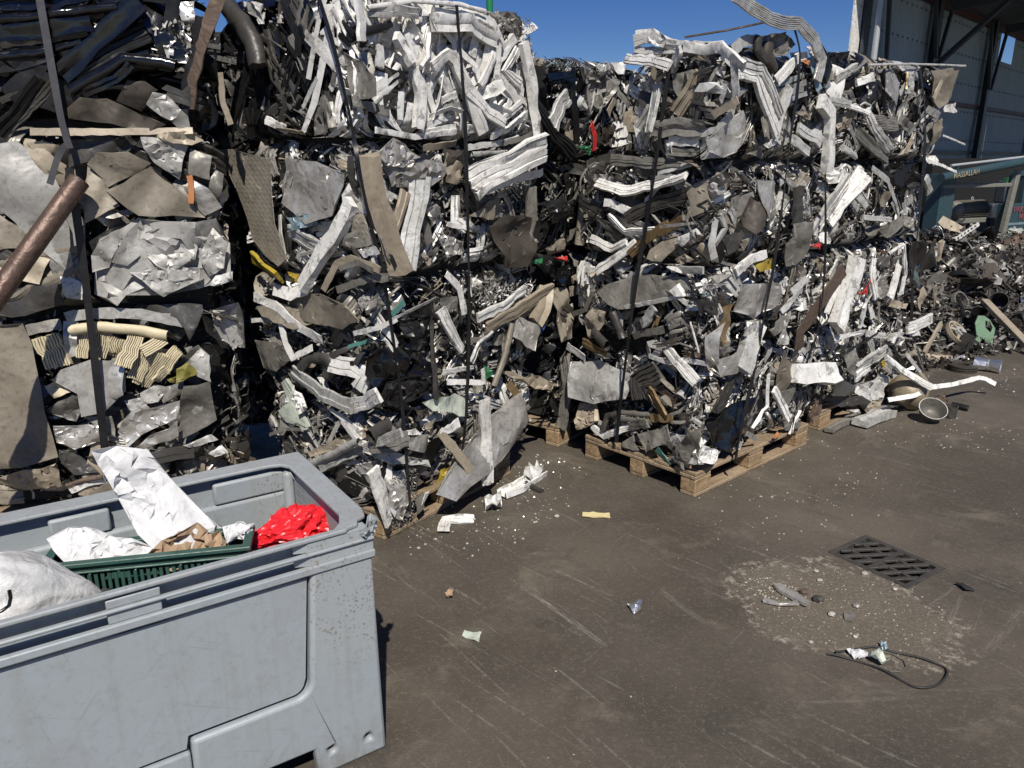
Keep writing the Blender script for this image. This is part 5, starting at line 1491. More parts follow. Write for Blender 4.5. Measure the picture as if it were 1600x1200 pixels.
cput(MB().box(0, CL, CW - .006, CW, 0, CH - .0125), "back_panel"); cput(MB().box(0, .006, .0065, CW - .0065, 0, CH - .0125), "end_panel"); cput(MB().box(CL - .006, CL, .0065, CW - .0065, 0, CH - .0125), "end_panel")
cput(MB().box(.006, CL - .006, .0075, CW - .0065, 0, .006), "base")
# ------------------------------------------------------------------ open hall at the back
WD = 16.0; FW = Face((.414 * WD, WD), (.705, .709)); FACES['W'] = FW
hl = thing("hall", "open sided steel hall with grey corrugated cladding, seen from inside its shaded wall", "hall", tuple(FW.o), math.atan2(.709, .705))
def hloc(mb):            # (s, z, d) -> local x along wall, y = -d, z
    return mb.xf(lambda v: (v[0], -v[2], v[1]))
def sheet_c(s0, s1, z0, z1, name="cladding_sheet", m="CLAD", dd=0.0, pitch=.145):
    P = []; s = s0
    while s < s1 - .02:
        for k, d in ((0, 0), (.08, 0), (.105, .035), (.12, .035)):
            if s + k < s1: P.append((s + k, d))
        s += pitch
    P.append((s1, 0)); n = len(P); th = .004
    V = [(a, z, d + dd) for z in (z0, z1) for a, d in P] + [(a, z, d + dd - th) for z in (z0, z1) for a, d in P]
    F = []
    for i in range(n - 1): F += [(i, i + 1, n + i + 1, n + i), (2 * n + i + 1, 2 * n + i, 3 * n + i, 3 * n + i + 1)]
    F += [(0, n, 3 * n, 2 * n), (n - 1, 3 * n - 1, 4 * n - 1, 2 * n - 1)]
    return hloc(MB().add(V, F)).obj(name, [m], hl, None)
wq = [FW.hit(*p) for p in ((1564, 50), (1588, 56), (1580, 101), (1560, 96))]
ws0, ws1 = wq[3][0], (wq[1][0] + wq[2][0]) / 2; wz1 = (wq[0][1] + wq[1][1]) / 2; wz0 = (wq[2][1] + wq[3][1]) / 2
ws0 = (wq[0][0] + wq[3][0]) / 2
ZR = 5.15
edges = [0.05, 1.05, 2.05, 3.05, 4.05, 5.05, 6.05, 7.05, 8.05, ws0, ws1] + [ws1 + .95 * i for i in range(1, 8)]
for i in range(len(edges) - 1):
    a, b = edges[i], edges[i + 1]
    j = .02 * (i % 2)
    if abs(a - ws0) < 1e-6:
        sheet_c(a, b - .004, wz1, ZR); sheet_c(a, b - .004, 0, wz0)
    else:
        sheet_c(a, b - .004, 2.62 + j, ZR); sheet_c(a, b - .004, 0, 2.70 + j, dd=-.008)
scr = MB()
for z in (.8, 1.5, 2.2, 2.9, 3.55, 4.2, 4.85):
    s = .15
    while s < 16:
        if not (ws0 - .05 < s < ws1 + .05 and wz0 < z < wz1): scr.box(s - .018, s + .018, z - .018 - .0, z + .018, .036, .05)
        s += .29
o = hloc(scr).obj("screw_heads", ["STEEL"], hl, None); o["kind"] = "stuff"
COLS = (FW.hit(1461, 60, .2)[0], FW.hit(1553, 60, .2)[0], 13.8)
for s in COLS:
    hloc(MB().box(s - .11, s + .11, 0, ZR, .25, .27).box(s - .11, s + .11, 0, ZR, .14, .155).box(s - .008, s + .008, 0, ZR, .155, .25)).obj("column", ["STEEL"], hl, None)
for z, m, h in ((3.05, "STEELR", .09), (1.9, "STEEL", .08), (4.3, "STEEL", .05)):
    for a, b in ((.1, COLS[0] - .12), (COLS[0] + .12, COLS[1] - .12), (COLS[1] + .12, 13.4)):
        if z > 4 : continue
        hloc(MB().box(a, b, z - h / 2, z + h / 2, .055, .13)).obj("wall_rail", [m], hl, None)
hloc(MB().box(.1, 16, ZR - .16, ZR - .02, .06, .14)).obj("eaves_beam", ["STEELR"], hl, None)
def wpt(px, py, d): s, z = FW.hit(px, py, d); return (s, z, d)
def hbar(name, a, b, w, m="STEEL"): return hloc(MB().bar(a, b, w, w)).obj(name, [m], hl, None)
hbar("brace", wpt(1458, 106, .5), (9.6 - 2.0, 5.1, 2.2), .07) if False else None
r_ = ray(1577, 0); q = CAMP + r_ * (17.3 / r_[1]); qq = q - FW.o
hbar("brace", wpt(1440, 122, .3), (float(qq @ FW.a), float(q[2]), float(qq @ FW.n)), .09)
for sx in (-1, 1):
    hbar("knee_brace", (COLS[1] + sx * .1, 3.5, .3), (COLS[1] + sx * .75, ZR - .1, .3), .07)
    hbar("knee_brace", (COLS[0] + sx * .1, 3.9, .3), (COLS[0] + sx * .6, ZR - .1, .3), .07)
hbar("knee_brace", (1.15, 3.0, .2), (.75, 5.0, .2), .07)
# lit end flashing and rain pipe
hloc(MB().box(-.34, .03, 0, 5.6, -.02, .02)).obj("end_flashing", ["W"], hl, None, bevel=.004)
hloc(MB().box(.031, .30, 0, 5.6, .05, .09)).obj("end_trim", ["STEEL"], hl, None)
x0, _z = FW.hit(1369, 60, .35)
hloc(MB().tube([(x0, 3.42, .35), (x0, 4.6, .35)], .055, 14)).obj("rain_pipe", ["GALV"], hl, 60)
hloc(MB().tube([(x0, 0, .35), (x0, 3.419, .35)], .058, 14)).obj("rain_pipe", ["RUST"], hl, 60)["label"] = "rusted lower rain pipe"
# roof
V = []; F = []; nS = 0; prof = []; s = -.65
while s < 17:
    for k, h in ((0, 0), (.13, 0), (.16, .04), (.22, .04)): prof.append((s + k, h))
    s += .25
n = len(prof)
for dd in (-.15, 9.0): V += [(a, ZR + .02 + h + .10 * dd, dd) for a, h in prof]
V += [(a, z + .006, d) for a, z, d in V]
for i in range(n - 1): F += [(i, n + i, n + i + 1, i + 1), (2 * n + i, 2 * n + i + 1, 3 * n + i + 1, 3 * n + i)]
F += [(0, 2 * n, 3 * n, n), (n - 1, 2 * n - 1, 4 * n - 1, 3 * n - 1)]
F += [(i, i + 1, 2 * n + i + 1, 2 * n + i) for i in range(n - 1)] + [(n + i + 1, n + i, 3 * n + i, 3 * n + i + 1) for i in range(n - 1)]
hloc(MB().add(V, F)).obj("roof_sheet", ["ROOF"], hl, None)
for d in (1.3, 2.7, 4.1, 5.5, 7.0, 8.4): hloc(MB().box(-.6, 16.8, ZR - .13 + .1 * d, ZR - .005 + .1 * d, d - .03, d + .03)).obj("roof_purlin", ["STEEL"], hl, None)
for s in COLS: hloc(MB().bar((s, ZR - .24, .45), (s, ZR + .62, 8.9), .14, .2)).obj("rafter", ["STEEL"], hl, None)
# ------------------------------------------------------------------ teal machine under the hall
FM = Face((4.55, 8.85), (.89, .456)); FACES['M'] = FM
mc = thing("baling_machine", "teal painted machine with gold lettering on its tubular beam, behind the heap", "machine", tuple(FM.o), math.atan2(.456, .89))
def mloc(mb): return mb.xf(lambda v: (v[0], -v[2], v[1]))
def mh(x, y, d=0.0): s, z = FM.hit(x, y, d); return (s, z, d)
def mput(mb, name, m, bevel=.006): return mloc(mb).obj(name, [m], mc, 50, bevel=bevel)
a, b = mh(1466, 330), mh(1488, 330); mput(MB().box(a[0], b[0], 0, mh(1478, 272)[1], -.18, 0), "post", "MACH")
a, b = mh(1470, 278, .12), mh(1612, 250, .12)
mput(MB().tube([a, b], .049, 20), "beam", "MACH", 0)
a2, b2 = mh(1486, 259, -.12), mh(1612, 244, -.12); mput(MB().tube([a2, b2], .017, 8), "rail", "GALV", 0)
for t in (.08, .45, .85):
    p = tuple(np.array(a2) * (1 - t) + np.array(b2) * t); mput(MB().bar(p, (p[0], p[1] - .12, p[2]), .02, .02), "rail_post", "MACH", 0)
a, b = mh(1472, 291), mh(1580, 289); mput(MB().bar((a[0], (a[1] + b[1]) / 2, 0), (b[0], (a[1] + b[1]) / 2, 0), .05, .045, (0, 1, 0)), "cross_plate", "MACHL")
a, b = mh(1590, 266, .03), mh(1563, 376, .03); mput(MB().bar(a, b, .075, .06), "side_frame", "MACHL")
a, b = mh(1572, 319), mh(1660, 319); lo = mh(1572, 400)[1]; mput(MB().box(a[0], b[0] + .5, lo - .6, a[1], -.1, -.02), "panel", "MACH")
a = mh(1590, 268); b = mh(1600, 320); e = mh(1612, 268)
mput(MB().prism([(a[0], a[1]), (mh(1580, 319)[0], b[1]), (mh(1588, 319)[0], b[1]), (mh(1599, 275)[0], mh(1599, 275)[1]), (e[0] + .5, mh(1612, 272)[1]), (e[0] + .5, a[1] + .03)], [], -.09, -.03), "window_frame", "MACH", .004)
mput(MB().prism([(mh(1600, 319)[0], b[1]), (mh(1604, 290)[0], a[1]), (e[0] + .5, a[1]), (e[0] + .5, b[1])], [], -.09, -.03), "window_frame", "MACH", .004)
s0, z0, _d = mh(1566, 350); mput(MB().box(mh(1572, 350)[0], mh(1606, 350)[0] + .3, mh(1580, 352)[1], mh(1580, 348.5)[1], -.018, -.015), "stripe", "BLG", 0)
fp = [mh(*p)[:2] for p in ((1574, 360), (1582, 356), (1588, 358), (1598, 356), (1602, 360), (1594, 364), (1584, 362), (1578, 365))]
mput(MB().prism(fp, [], -.018, -.015), "emblem", "PGR", 0)
s0, s1 = mh(1462, 300, -1.3)[0], mh(1640, 300, -1.3)[0]; mput(MB().box(s0, s1 + 1, 0, 1.75, -1.5, -1.4), "inner_wall", "HOLE", 0)  # black panel that paints the shade inside the machine
a, b = mh(1471, 299, -.15), mh(1487, 340, -.15); mput(MB().box(a[0], b[0], b[1] - .1, a[1], -.3, -.2), "cover_plate", "MACHL")
mput(MB().box(mh(1488, 292, -.3)[0], mh(1600, 292, -.3)[0], mh(1500, 292, -.3)[1] - .02, mh(1500, 284, -.3)[1], -1.1, -.85), "cover_plate", "DK")
a, b = mh(1484, 329, -.35), mh(1539, 329, -.35); zc = a[1]; rr = .105
mt = MB(); n = 30; L_ = b[0] - a[0]
mput(MB().tube([(a[0], zc, -.35), (a[0] + .03, zc, -.35), (a[0] + .06, zc, -.35), (a[0] + .12, zc, -.35)], [rr * .75, rr * 1.02, rr * 1.06, rr * 1.06], 24), "motor_cover", "MOTOR", 0)
mo = mput(MB().tube([(a[0] + .12, zc, -.35), (b[0] - .07, zc, -.35), (b[0], zc, -.35)], [rr * .94, rr * .94, rr * .6], 24), "motor", "MOTOR", 0)
for i in range(n):
    t = 2 * math.pi * i / n; mput(MB().bar((a[0] + .125, zc + rr * math.sin(t), -.35 + rr * math.cos(t)), (b[0] - .075, zc + rr * math.sin(t), -.35 + rr * math.cos(t)), .006, .03, (0, math.sin(t), math.cos(t))), "cooling_fin", "MOTOR", 0)
mput(MB().box(a[0] + .1, b[0] - .1, zc - rr - .05, zc - rr + .01, -.45, -.25), "motor_base", "MACHL")
q = (a[0] + L_ * .58, zc + rr + .03, -.35); mput(MB().tube([(q[0] + .02 * math.cos(t), q[1] + .02 * math.sin(t), q[2]) for t in np.linspace(0, 6.28, 13)], .005, 6, False), "lifting_eye", "GALV", 0)
for (x, y, w, h, d) in ((1560, 330, .25, .2, -.6), (1552, 345, .2, .3, -.7), (1575, 300, .12, .3, -.8)): s, z, _q = mh(x, y, d); mput(MB().box(s - w / 2, s + w / 2, z - h / 2, z + h / 2, d - .15, d), "housing", "STEEL", .02)
s, z, _q = mh(1577, 281, -.2); mput(MB().box(s - .035, s + .035, z - .025, z + .025, -.25, -.2), "green_sign", "GRN", .002)
def letters(body, size, p0, p1, m, name, at=.5, off=.0515):
    o = link(name, text_mesh(name, body, size, m, .001, .0004), mc); p = np.array(p0) * (1 - at) + np.array(p1) * at
    o.location = (p[0], -(p[2] + off), p[1]); o.rotation_euler = (math.pi / 2, -math.atan2(p1[1] - p0[1], p1[0] - p0[0]), 0); return o
a, b = mh(1470, 278, .12), mh(1612, 250, .12); ta = (mh(1515, 269, .2)[0] - a[0]) / (b[0] - a[0])
letters("MASSALLAH", .083, a, b, "LETTER", "lettering", ta)
a, b = mh(1580, 329, 0), mh(1612, 327, 0); letters("PAKER", .11, a, b, "REDPAINT", "red_writing", .55, -.012)
a, b = mh(1588, 340, 0), mh(1612, 338, 0); letters("ME", .11, a, b, "REDPAINT", "red_writing", .45, -.012)
# ------------------------------------------------------------------ heap of loose scrap on the right
H0 = np.array([3.35, 6.35]); HT = np.array([.866, .5]); HN = np.array([-.5, .866])
def hh(x, y):
    p = np.array([x, y]) - H0; q = p @ HN; t = p @ HT
    if q < 0: return 0.0
    u = min(1, q / 1.5); b = .80 * u * u * (3 - 2 * u)
    if t < -.6: b *= max(0, 1 + (t + .6) / 1.2)
    n = mnoise.noise(Vector((x * 1.3, y * 1.3, 1))) * .35 + mnoise.noise(Vector((x * 4, y * 4, 3))) * .10
    return max(0, b * (1 + n) + .03 * min(1, q * 4))
def HP(px, py, lift=0.0):
    r = ray(px, py)
    t = 5.5
    while t < 14:
        p = CAMP + r * (t / r[1])
        if p[2] <= hh(p[0], p[1]) + lift: return p
        t += .01
    return CAMP + r * (9 / r[1])
nx, ny = 60, 34; V = []; F = []
hp0 = np.array([*H0, 0])
for j in range(ny):
    for i in range(nx):
        t = -1.6 + 8.0 * i / (nx - 1); q = -.05 + 1.62 * j / (ny - 1); p = H0 + HT * t + HN * q
        V.append((p[0], p[1], hh(*p) - (.02 if q < 0.1 else 0)))
for j in range(ny - 1):
    for i in range(nx - 1): a = j * nx + i; F.append((a, a + 1, a + nx + 1, a + nx))
hr = thing("scrap_heap", "dark heap of loose engine parts and metal scrap in front of the teal machine", "scrap heap", (H0[0], H0[1], 0))
mat("HEAP", (0.045, 0.04, 0.034), 0.2, 0.7, 0.5, (0.03, 0.026, 0.022), 0.8, 30, 0.0)
o = link("heap_base", mesh("heap_base", np.array(V) - hp0, F, ["HEAP"], 180), hr); o["kind"] = "stuff"
RH = np.random.RandomState(3)
def heap_shreds(n, lr, wr, mats, wts, curl, qmax=1.58, name="loose_scrap", dz=(.0, .09)):
    Vv_, Ff, I = shreds(n, (0, 1, 0, 1), (0, 1), lr, wr, RH, curl)
    k = 10; c = Vv_.reshape(n, k, 3).mean(1); loc = Vv_.reshape(n, k, 3) - c[:, None]
    t = -1.5 + 5.5 * RH.rand(n); q = -.12 + qmax * RH.rand(n) ** 1.1
    X = H0[0] + HT[0] * t + HN[0] * q; Y = H0[1] + HT[1] * t + HN[1] * q
    Z = np.array([hh(x, y) for x, y in zip(X, Y)]) + dz[0] + (dz[1] - dz[0]) * RH.rand(n)
    loc[:, :, 2] *= .95
    P = loc + np.c_[X, Y, Z][:, None]
    P[:, :, 2] = np.maximum(P[:, :, 2], .003)
    w = np.array(wts, float); mi = RH.choice(len(w), size=n, p=w / w.sum())
    o = link(name, mesh(name, P.reshape(-1, 3) - hp0, Ff.tolist(), mats, 60, mi[I].astype(np.int32)), hr); o["kind"] = "stuff"
HM = ["GYD", "DK", "BRD", "GY", "LG", "ALD", "RUSTBR", "AL"]
heap_shreds(5200, (.04, .16), (.008, .040), HM, (5, 4, 4, 3.5, 1.2, 2, 1.2, 1.4), 1.0)
heap_shreds(1800, (.01, .05), (.005, .02), HM, (3, 3, 3, 3, 2, 2, 1, 2), 1.2)
KEEP = [HP(*q)[:2] for q in ((1489, 525), (1540, 530), (1507, 362), (1465, 567), (1505, 570), (1562, 478))]
def heap_piece():
    while True:
        t = -1.3 + 4.6 * RH.rand(); q = .05 + 1.42 * RH.rand(); x, y = H0 + HT * t + HN * q
        if min(math.hypot(x - k[0], y - k[1]) for k in KEEP) > .24: break
    z = hh(x, y) + .01 + .07 * RH.rand()
    kind = "RTTSBUPCC"[RH.randint(9)]; L = .20 * math.exp(.5 * RH.randn()); w = .045 * math.exp(.4 * RH.randn())
    th = RH.rand() * 3.14
    if kind in "PC":
        r = L * .5; pl = [(r * math.cos(a) * (.7 + .5 * RH.rand()), r * math.sin(a) * (.6 + .5 * RH.rand())) for a in np.linspace(0, 5.4, 6)]
        V, F = make_sheet(pl, 0, r * .4, (.5 * RH.randn(), .5 * RH.randn()), 3, kind == 'P', .7, .04, .004, .1, RH)
    else:
        pts = [(-L / 2, 0), (0, .1 * L * RH.randn()), (L / 2, .15 * L * RH.randn())]; V, F = make_strip(kind, pts, w, 0, .05 * RH.randn(), RH, .5 * RH.randn())
    m = Euler((.9 * RH.randn() * .5 + .5, .5 * RH.randn(), th)).to_matrix()
    V = np.array([m @ Vector(v) for v in V]) + np.array([x, y, z]); lo = V[:, 2].min()
    if lo < .003: V[:, 2] += .003 - lo
    mm = choose([("GYD", 4), ("DK", 3), ("GY", 4), ("BRD", 3), ("RUSTBR", 1.5), ("LG", 2), ("ALD", 3), ("BR", 1), ("TAN", .3), ("AL", 1)], RH)
    nm = PN[kind]; link(nm, mesh(nm, V - hp0, F, [mm], 35), hr)
for _ in range(330): heap_piece()
def px2m(p, n): return n * (p[1] * _c + (EYE - p[2]) * _s) / FPX
# pieces lying on the heap that can be told apart
p = HP(1489, 525, .06); r = px2m(p, 21)
wh = thing("pulley_wheel", "pale cast spoked wheel lying tilted at the heap's foot", "wheel", tuple(p + np.array([-.02, -.10, .05]))); wh.rotation_euler = (.75, .35, .3)
MB().lathe([(r * .86, -.015), (r, -.018), (r, .018), (r * .86, .015)], 30, closed=True).obj("rim", ["TAN"], wh, 40)
MB().lathe([(r * .20, .01), (r * .42, .01), (r * .42, .04), (r * .20, .04)], 24, closed=True).obj("hub", ["LG"], wh, 40)
for k in range(5): a = 2 * math.pi * k / 5 + .4; MB().bar((r * .40 * math.cos(a), r * .40 * math.sin(a), .02), (r * .9 * math.cos(a), r * .9 * math.sin(a), 0), .028, .02).obj("spoke", ["TAN"], wh, None, bevel=.004)
HF = Face(HP(1540, 545)[:2], (1, .1)); cr = lambda x, y: (1380 + x / 7.27, 440 + y / 7.27)
def hplate(name, label, cat, poly, holes, m, th=.02, tilt=.35, bev=.004, f=None):
    f = f or HF; fp = [f.hit(*cr(*q)) for q in poly]; fh = [[f.hit(*cr(*q)) for q in h] for h in holes]
    z0 = min(q[1] for q in fp); s0 = sum(q[0] for q in fp) / len(fp)
    mb = MB().prism([(q[0] - s0, q[1] - z0) for q in fp], [[(q[0] - s0, q[1] - z0) for q in h] for h in fh], -th / 2, th / 2)
    mb.xf(lambda v: (v[0], -v[2], v[1])); o = mb.obj(name, [m], None, None, bevel=bev)
    o.location = f.w((s0, z0, 0))[0]; o.rotation_euler = (-tilt, 0, math.atan2(f.a[1], f.a[0])); tag(o, label, cat); return o
hplate("metal_bracket", "pale green painted bracket with an oval opening standing in the heap", "bracket", [(1175, 390), (1240, 392), (1295, 440), (1330, 540), (1285, 640), (1225, 785), (1165, 765), (1190, 680), (1150, 645), (1115, 700), (1050, 655), (1100, 600), (1115, 480)], [[(1240, 450), (1288, 465), (1300, 535), (1265, 585), (1222, 525)]], "PGREEN")
def htube(name, label, cat, a, b, rpx, m, n=16, lift=.0, hollow=False, raise_=0.0):
    A = HP(*cr(*a), lift); B = HP(*cr(*b), lift); r = px2m(A, rpx / 7.27); A = A + np.array([0, 0, raise_]); B = B + np.array([0, 0, raise_])
    for q in (A, B): q[2] = max(q[2], r * .9)
    D = B - A; mb = MB().tube([(0, 0, 0), tuple(D * .5), tuple(D)], r, n, not hollow)
    if hollow: mb.tube([tuple(D), tuple(D * .5), (0, 0, 0)], r * .86, n, False)
    o = mb.obj(name, [m], None, 60); o.location = A; return tag(o, label, cat)
htube("pipe", "short tan pipe lying at the heap's foot beside the spoked wheel", "pipe", (470, 880), (775, 940), 52, "TAN", 18)
# octagonal aluminium pot body
A = G(1521, 577); B = G(1562, 583); A[2] = B[2] = .055; D = B - A; ln = float(np.linalg.norm(D))
mk = thing("aluminium_pot", "shiny eight sided aluminium coffee pot lying on its side before the heap", "pot", tuple(A)); Mq = Vector(D).to_track_quat('Z', 'Y').to_matrix().to_4x4()
MB().lathe([(0, 0), (.062, 0), (.050, ln * .49), (0, ln * .49)], 8, M=Mq).obj("base_part", ["ALBR"], mk, None)
MB().lathe([(.044, ln * .49), (.052, ln * .5), (.052, ln * .55), (.044, ln * .56)], 16, M=Mq).obj("collar", ["ALD"], mk, 40)
MB().lathe([(0, ln * .56), (.048, ln * .56), (.062, ln), (.055, ln), (.044, ln * .6), (0, ln * .6)], 8, M=Mq).obj("upper_part", ["ALBR"], mk, None)
A = G(1503, 579); o = MB()
for k in range(3): o.lathe([(.05, .02 * k), (.115, .02 * k + .002), (.115, .02 * k + .014), (.05, .02 * k + .016)], 24, closed=True)
o = o.obj("ring_stack", ["BRD"], None, 40); o.location = A; tag(o, "flat dark metal rings stacked between tan pipe and coffee pot", "metal rings")
p = HP(1562, 480, .08); r = px2m(p, 14); bk = MB().lathe([(r * .78, 0), (r, 2.1 * r), (r * .94, 2.1 * r), (r * .74, .02)], 22, closed=True).lathe([(0, .01), (r * .76, .01)], 22).obj("bucket", ["GYD"], None, 40); bk.location = p; bk.rotation_euler = (.5, -1.0, .3); tag(bk, "dark grey bucket lying tipped over on the heap", "bucket")
a, b = HP(1538, 470, .12), HP(1606, 540, .08); d_ = b - a
o = MB().bar((0, 0, 0), tuple(d_ * 1.25), .075, .05).obj("wooden_beam", ["TAN"], None, None, bevel=.006); o.location = a; tag(o, "long tan wooden beam lying slanting down the heap", "beam")
p = HP(1494, 425, .05); o = MB().lathe([(.004, -.0), (.06, .01), (.10, .05), (.115, .11), (.10, .11), (.055, .03), (.004, .02)], 24).obj("bowl", ["DK"], None, 40); o.location = p; o.rotation_euler = (2.4, .2, 0); tag(o, "black rounded bowl upside down high on the heap by the black slab", "bowl")
# white gasket strip with a row of holes
FH2 = Face(HP(1507, 372, .1)[:2], (.95, .3)); a, b = FH2.hit(1489, 374), FH2.hit(1526, 349); ln = math.dist(a, b); w = .055
outl = []; hol = []
for k in range(7):
    for t in (0, .5): outl.append((ln * (k + t) / 7, -w / 2 * (1 if t else .75)))
outl = outl + [(ln, -w * .3), (ln, w * .3)] + [(x, -y) for x, y in reversed(outl)]
for k in range(6): hol.append(circ(ln * (k + .75) / 7, 0, w * .27, 10))
mb = MB().prism(outl, hol, 0, .006); an = math.atan2(b[1] - a[1], b[0] - a[0]); mb.xf(lambda v: (v[0] * math.cos(an) - v[1] * math.sin(an), -v[2], v[0] * math.sin(an) + v[1] * math.cos(an)))
o = mb.obj("gasket_strip", ["W"], None, None); o.location = FH2.w((a[0], a[1], .03))[0]; o.rotation_euler = (0, 0, math.atan2(.3, .95)); tag(o, "white flat strip with a row of round holes on the heap before the motor", "gasket")
htube("cylinder_barrel", "worn metal cylinder under the white perforated strip", "cylinder", (880, -470), (1000, -560), 60, "GY", 18, .05)
htube("rod", "pale metal rod end beside the bent bars at the heap's foot", "rod", (620, 520), (460, 820), 18, "TAN", 10, .08)
sheet_thing("metal_plate", "bent beige metal plate propped on the heap under the motor", "metal plate", Face(HP(1480, 352, .1)[:2], (.95, .3)), [(1470, 348), (1478, 337), (1503, 354), (1500, 364), (1476, 358)], "TAN", .02, (.1, -.3), 2, 1.5, 30, smooth=True)
sheet_thing("metal_plate", "rusty brown slab lying at the heap's top near the machine panel", "metal plate", Face(HP(1580, 372, .1)[:2], (.95, .3)), [(1563, 378), (1590, 366), (1606, 362), (1606, 384), (1566, 392)], "RUSTBR", .03, (.1, -.3), 3, 1.5, 30)
for lab, x, y, rpx, ti in (("dark half ring of a broken drum above the spoked wheel", 1500, 472, 17, 1.1), ("second dark ring standing beside the green bracket", 1512, 496, 11, .9)):
    p = HP(x, y, .05); r = px2m(p, rpx); o = MB().lathe([(r * .86, -.02), (r, -.02), (r, .02), (r * .86, .02)], 26, closed=True).obj("drum_ring", ["GY"], None, 40); o.location = p; o.rotation_euler = (ti, .2, .4); tag(o, lab, "ring")
p = HP(1527, 512, .06); r = px2m(p, 12); o = MB().lathe([(r * .9, 0), (r, r * 2.6), (r * .93, r * 2.6), (r * .84, .0)], 22, closed=True).obj("drum_shell", ["DK"], None, 40); o.location = p; o.rotation_euler = (.35, -.25, 0); tag(o, "open dark metal drum shell behind the green bracket", "drum")
p = HP(1596, 472, .05); o = MB().lathe([(0, 0), (.05, 0), (.055, .09), (.045, .12), (0, .12)], 18).obj("tin_can", ["ALBR"], None, 40); o.location = p; o.rotation_euler = (1.2, .5, .8); tag(o, "small shiny tin on the heap at the picture's edge", "tin")
# ------------------------------------------------------------------ things lying on the yard
def gpiece(name, label, cat, kind, px, wpx, m, h=.0, rise=None, group=None, fold=None, rng=R2):
    """a piece lying flat: px path/outline on the ground"""
    pts = [G(x, y)[:2] for x, y in px]; c = np.mean(pts, axis=0); P = [(q - c) for q in pts]
    if kind in "PC":
        size = float(np.ptp(np.array(P), axis=0).mean()); V, F = make_sheet(P, h, size * (.12 if kind == 'P' else .4), (.05, .05), 3, kind == 'P', 1.3, .03, .003, 0, rng)
    else:
        a, b = np.array(px[0]), np.array(px[-1]); t = (b - a) / np.linalg.norm(b - a); mid = np.mean(px, axis=0); nn = np.array([-t[1], t[0]])
        w = np.linalg.norm(G(*(mid + nn * wpx / 2)) - G(*(mid - nn * wpx / 2))); V, F = make_strip(kind, P, w, h, h, rng, .1 * rng.randn(), amp=.04 * w)
    V[:, 2] += .002 - V[:, 2].min()
    if rise: V[:, 2] += rise * np.clip((V[:, 0] - V[:, 0].min()) / np.ptp(V[:, 0]), 0, 1) ** 2
    o = link(name, mesh(name, V, F, [m], 25)); o.location = (c[0], c[1], 0); return tag(o, label, cat, group)
gpiece("white_strip", "white L-shaped strip of metal on the yard before the stamped pallet", "metal strip", 'R', [(692, 835), (697, 818), (716, 816), (740, 816)], 9, "W")
gpiece("curved_trim", "white curved trim with shredded end on the yard beside the stamped block", "trim piece", 'U', [(786, 778), (810, 768), (832, 752), (846, 742)], 10, "W")
gpiece("shredded_tuft", "frayed grey tuft at the tip of the white curved trim", "metal scrap", 'C', [(818, 752), (838, 740), (850, 748), (835, 760)], 0, "LG")
gpiece("thin_bar", "thin dark bar lying under the white curved trim", "bar", 'B', [(820, 758), (846, 770)], 4, "GYD")
gpiece("metal_offcut", "small pale grey folded offcut in front of the pallet's strip", "metal offcut", 'C', [(757, 792), (770, 788), (783, 790), (783, 803), (760, 803)], 0, "LG")
gpiece("yellow_stick", "short flat yellow stick on the open yard", "stick", 'S', [(911, 806), (952, 807)], 6, "STICK")
gpiece("dry_leaf", "small crumpled beige scrap on the yard near the bin", "scrap", 'C', [(695, 932), (703, 927), (709, 929), (707, 938), (697, 938)], 0, "CARD")
gpiece("paper_ticket", "small creased pale green paper ticket on the yard", "paper", 'P', [(722, 997), (726, 990), (753, 993), (748, 1005)], 0, "PGR")
gpiece("foil_scrap", "small crumpled shiny foil scrap lying alone on the yard", "foil", 'C', [(980, 950), (990, 948), (1003, 945), (1001, 958), (990, 962)], 0, "ALBR")
gpiece("plastic_piece", "small black rectangle lying right of the drain grate", "plastic piece", 'S', [(1498, 914), (1514, 924)], 8, "RUBBER")
gpiece("flat_bar", "pale flat bar on the ground below the wooden end block", "bar", 'B', [(1345, 669), (1372, 656), (1388, 650)], 8, "LG")
gpiece("flat_bar", "dull thin strip leading to the wooden end block", "bar", 'B', [(1294, 678), (1318, 664), (1336, 654)], 5, "GY")
gpiece("thin_rod", "long thin black rod on the yard beside the dented pot", "rod", 'T', [(1362, 641), (1392, 643), (1425, 641)], 3, "DK")
gpiece("thin_rod", "short thin black rod pointing away from the black cup", "rod", 'T', [(1488, 637), (1511, 642)], 3, "DK")
gpiece("metal_strip", "bright grey metal strip lying in the grit by the drain", "metal strip", 'R', [(1213, 918), (1236, 934), (1262, 948)], 8, "AL")
gpiece("metal_strip", "second thinner strip in the grit below the bright one", "metal strip", 'R', [(1193, 941), (1218, 947), (1246, 946)], 5, "AL")
gpiece("plastic_film", "grey plastic film scrap in the grit under the strips", "film", 'P', [(1318, 960), (1330, 958), (1338, 968), (1332, 973), (1320, 970)], 0, "GY")
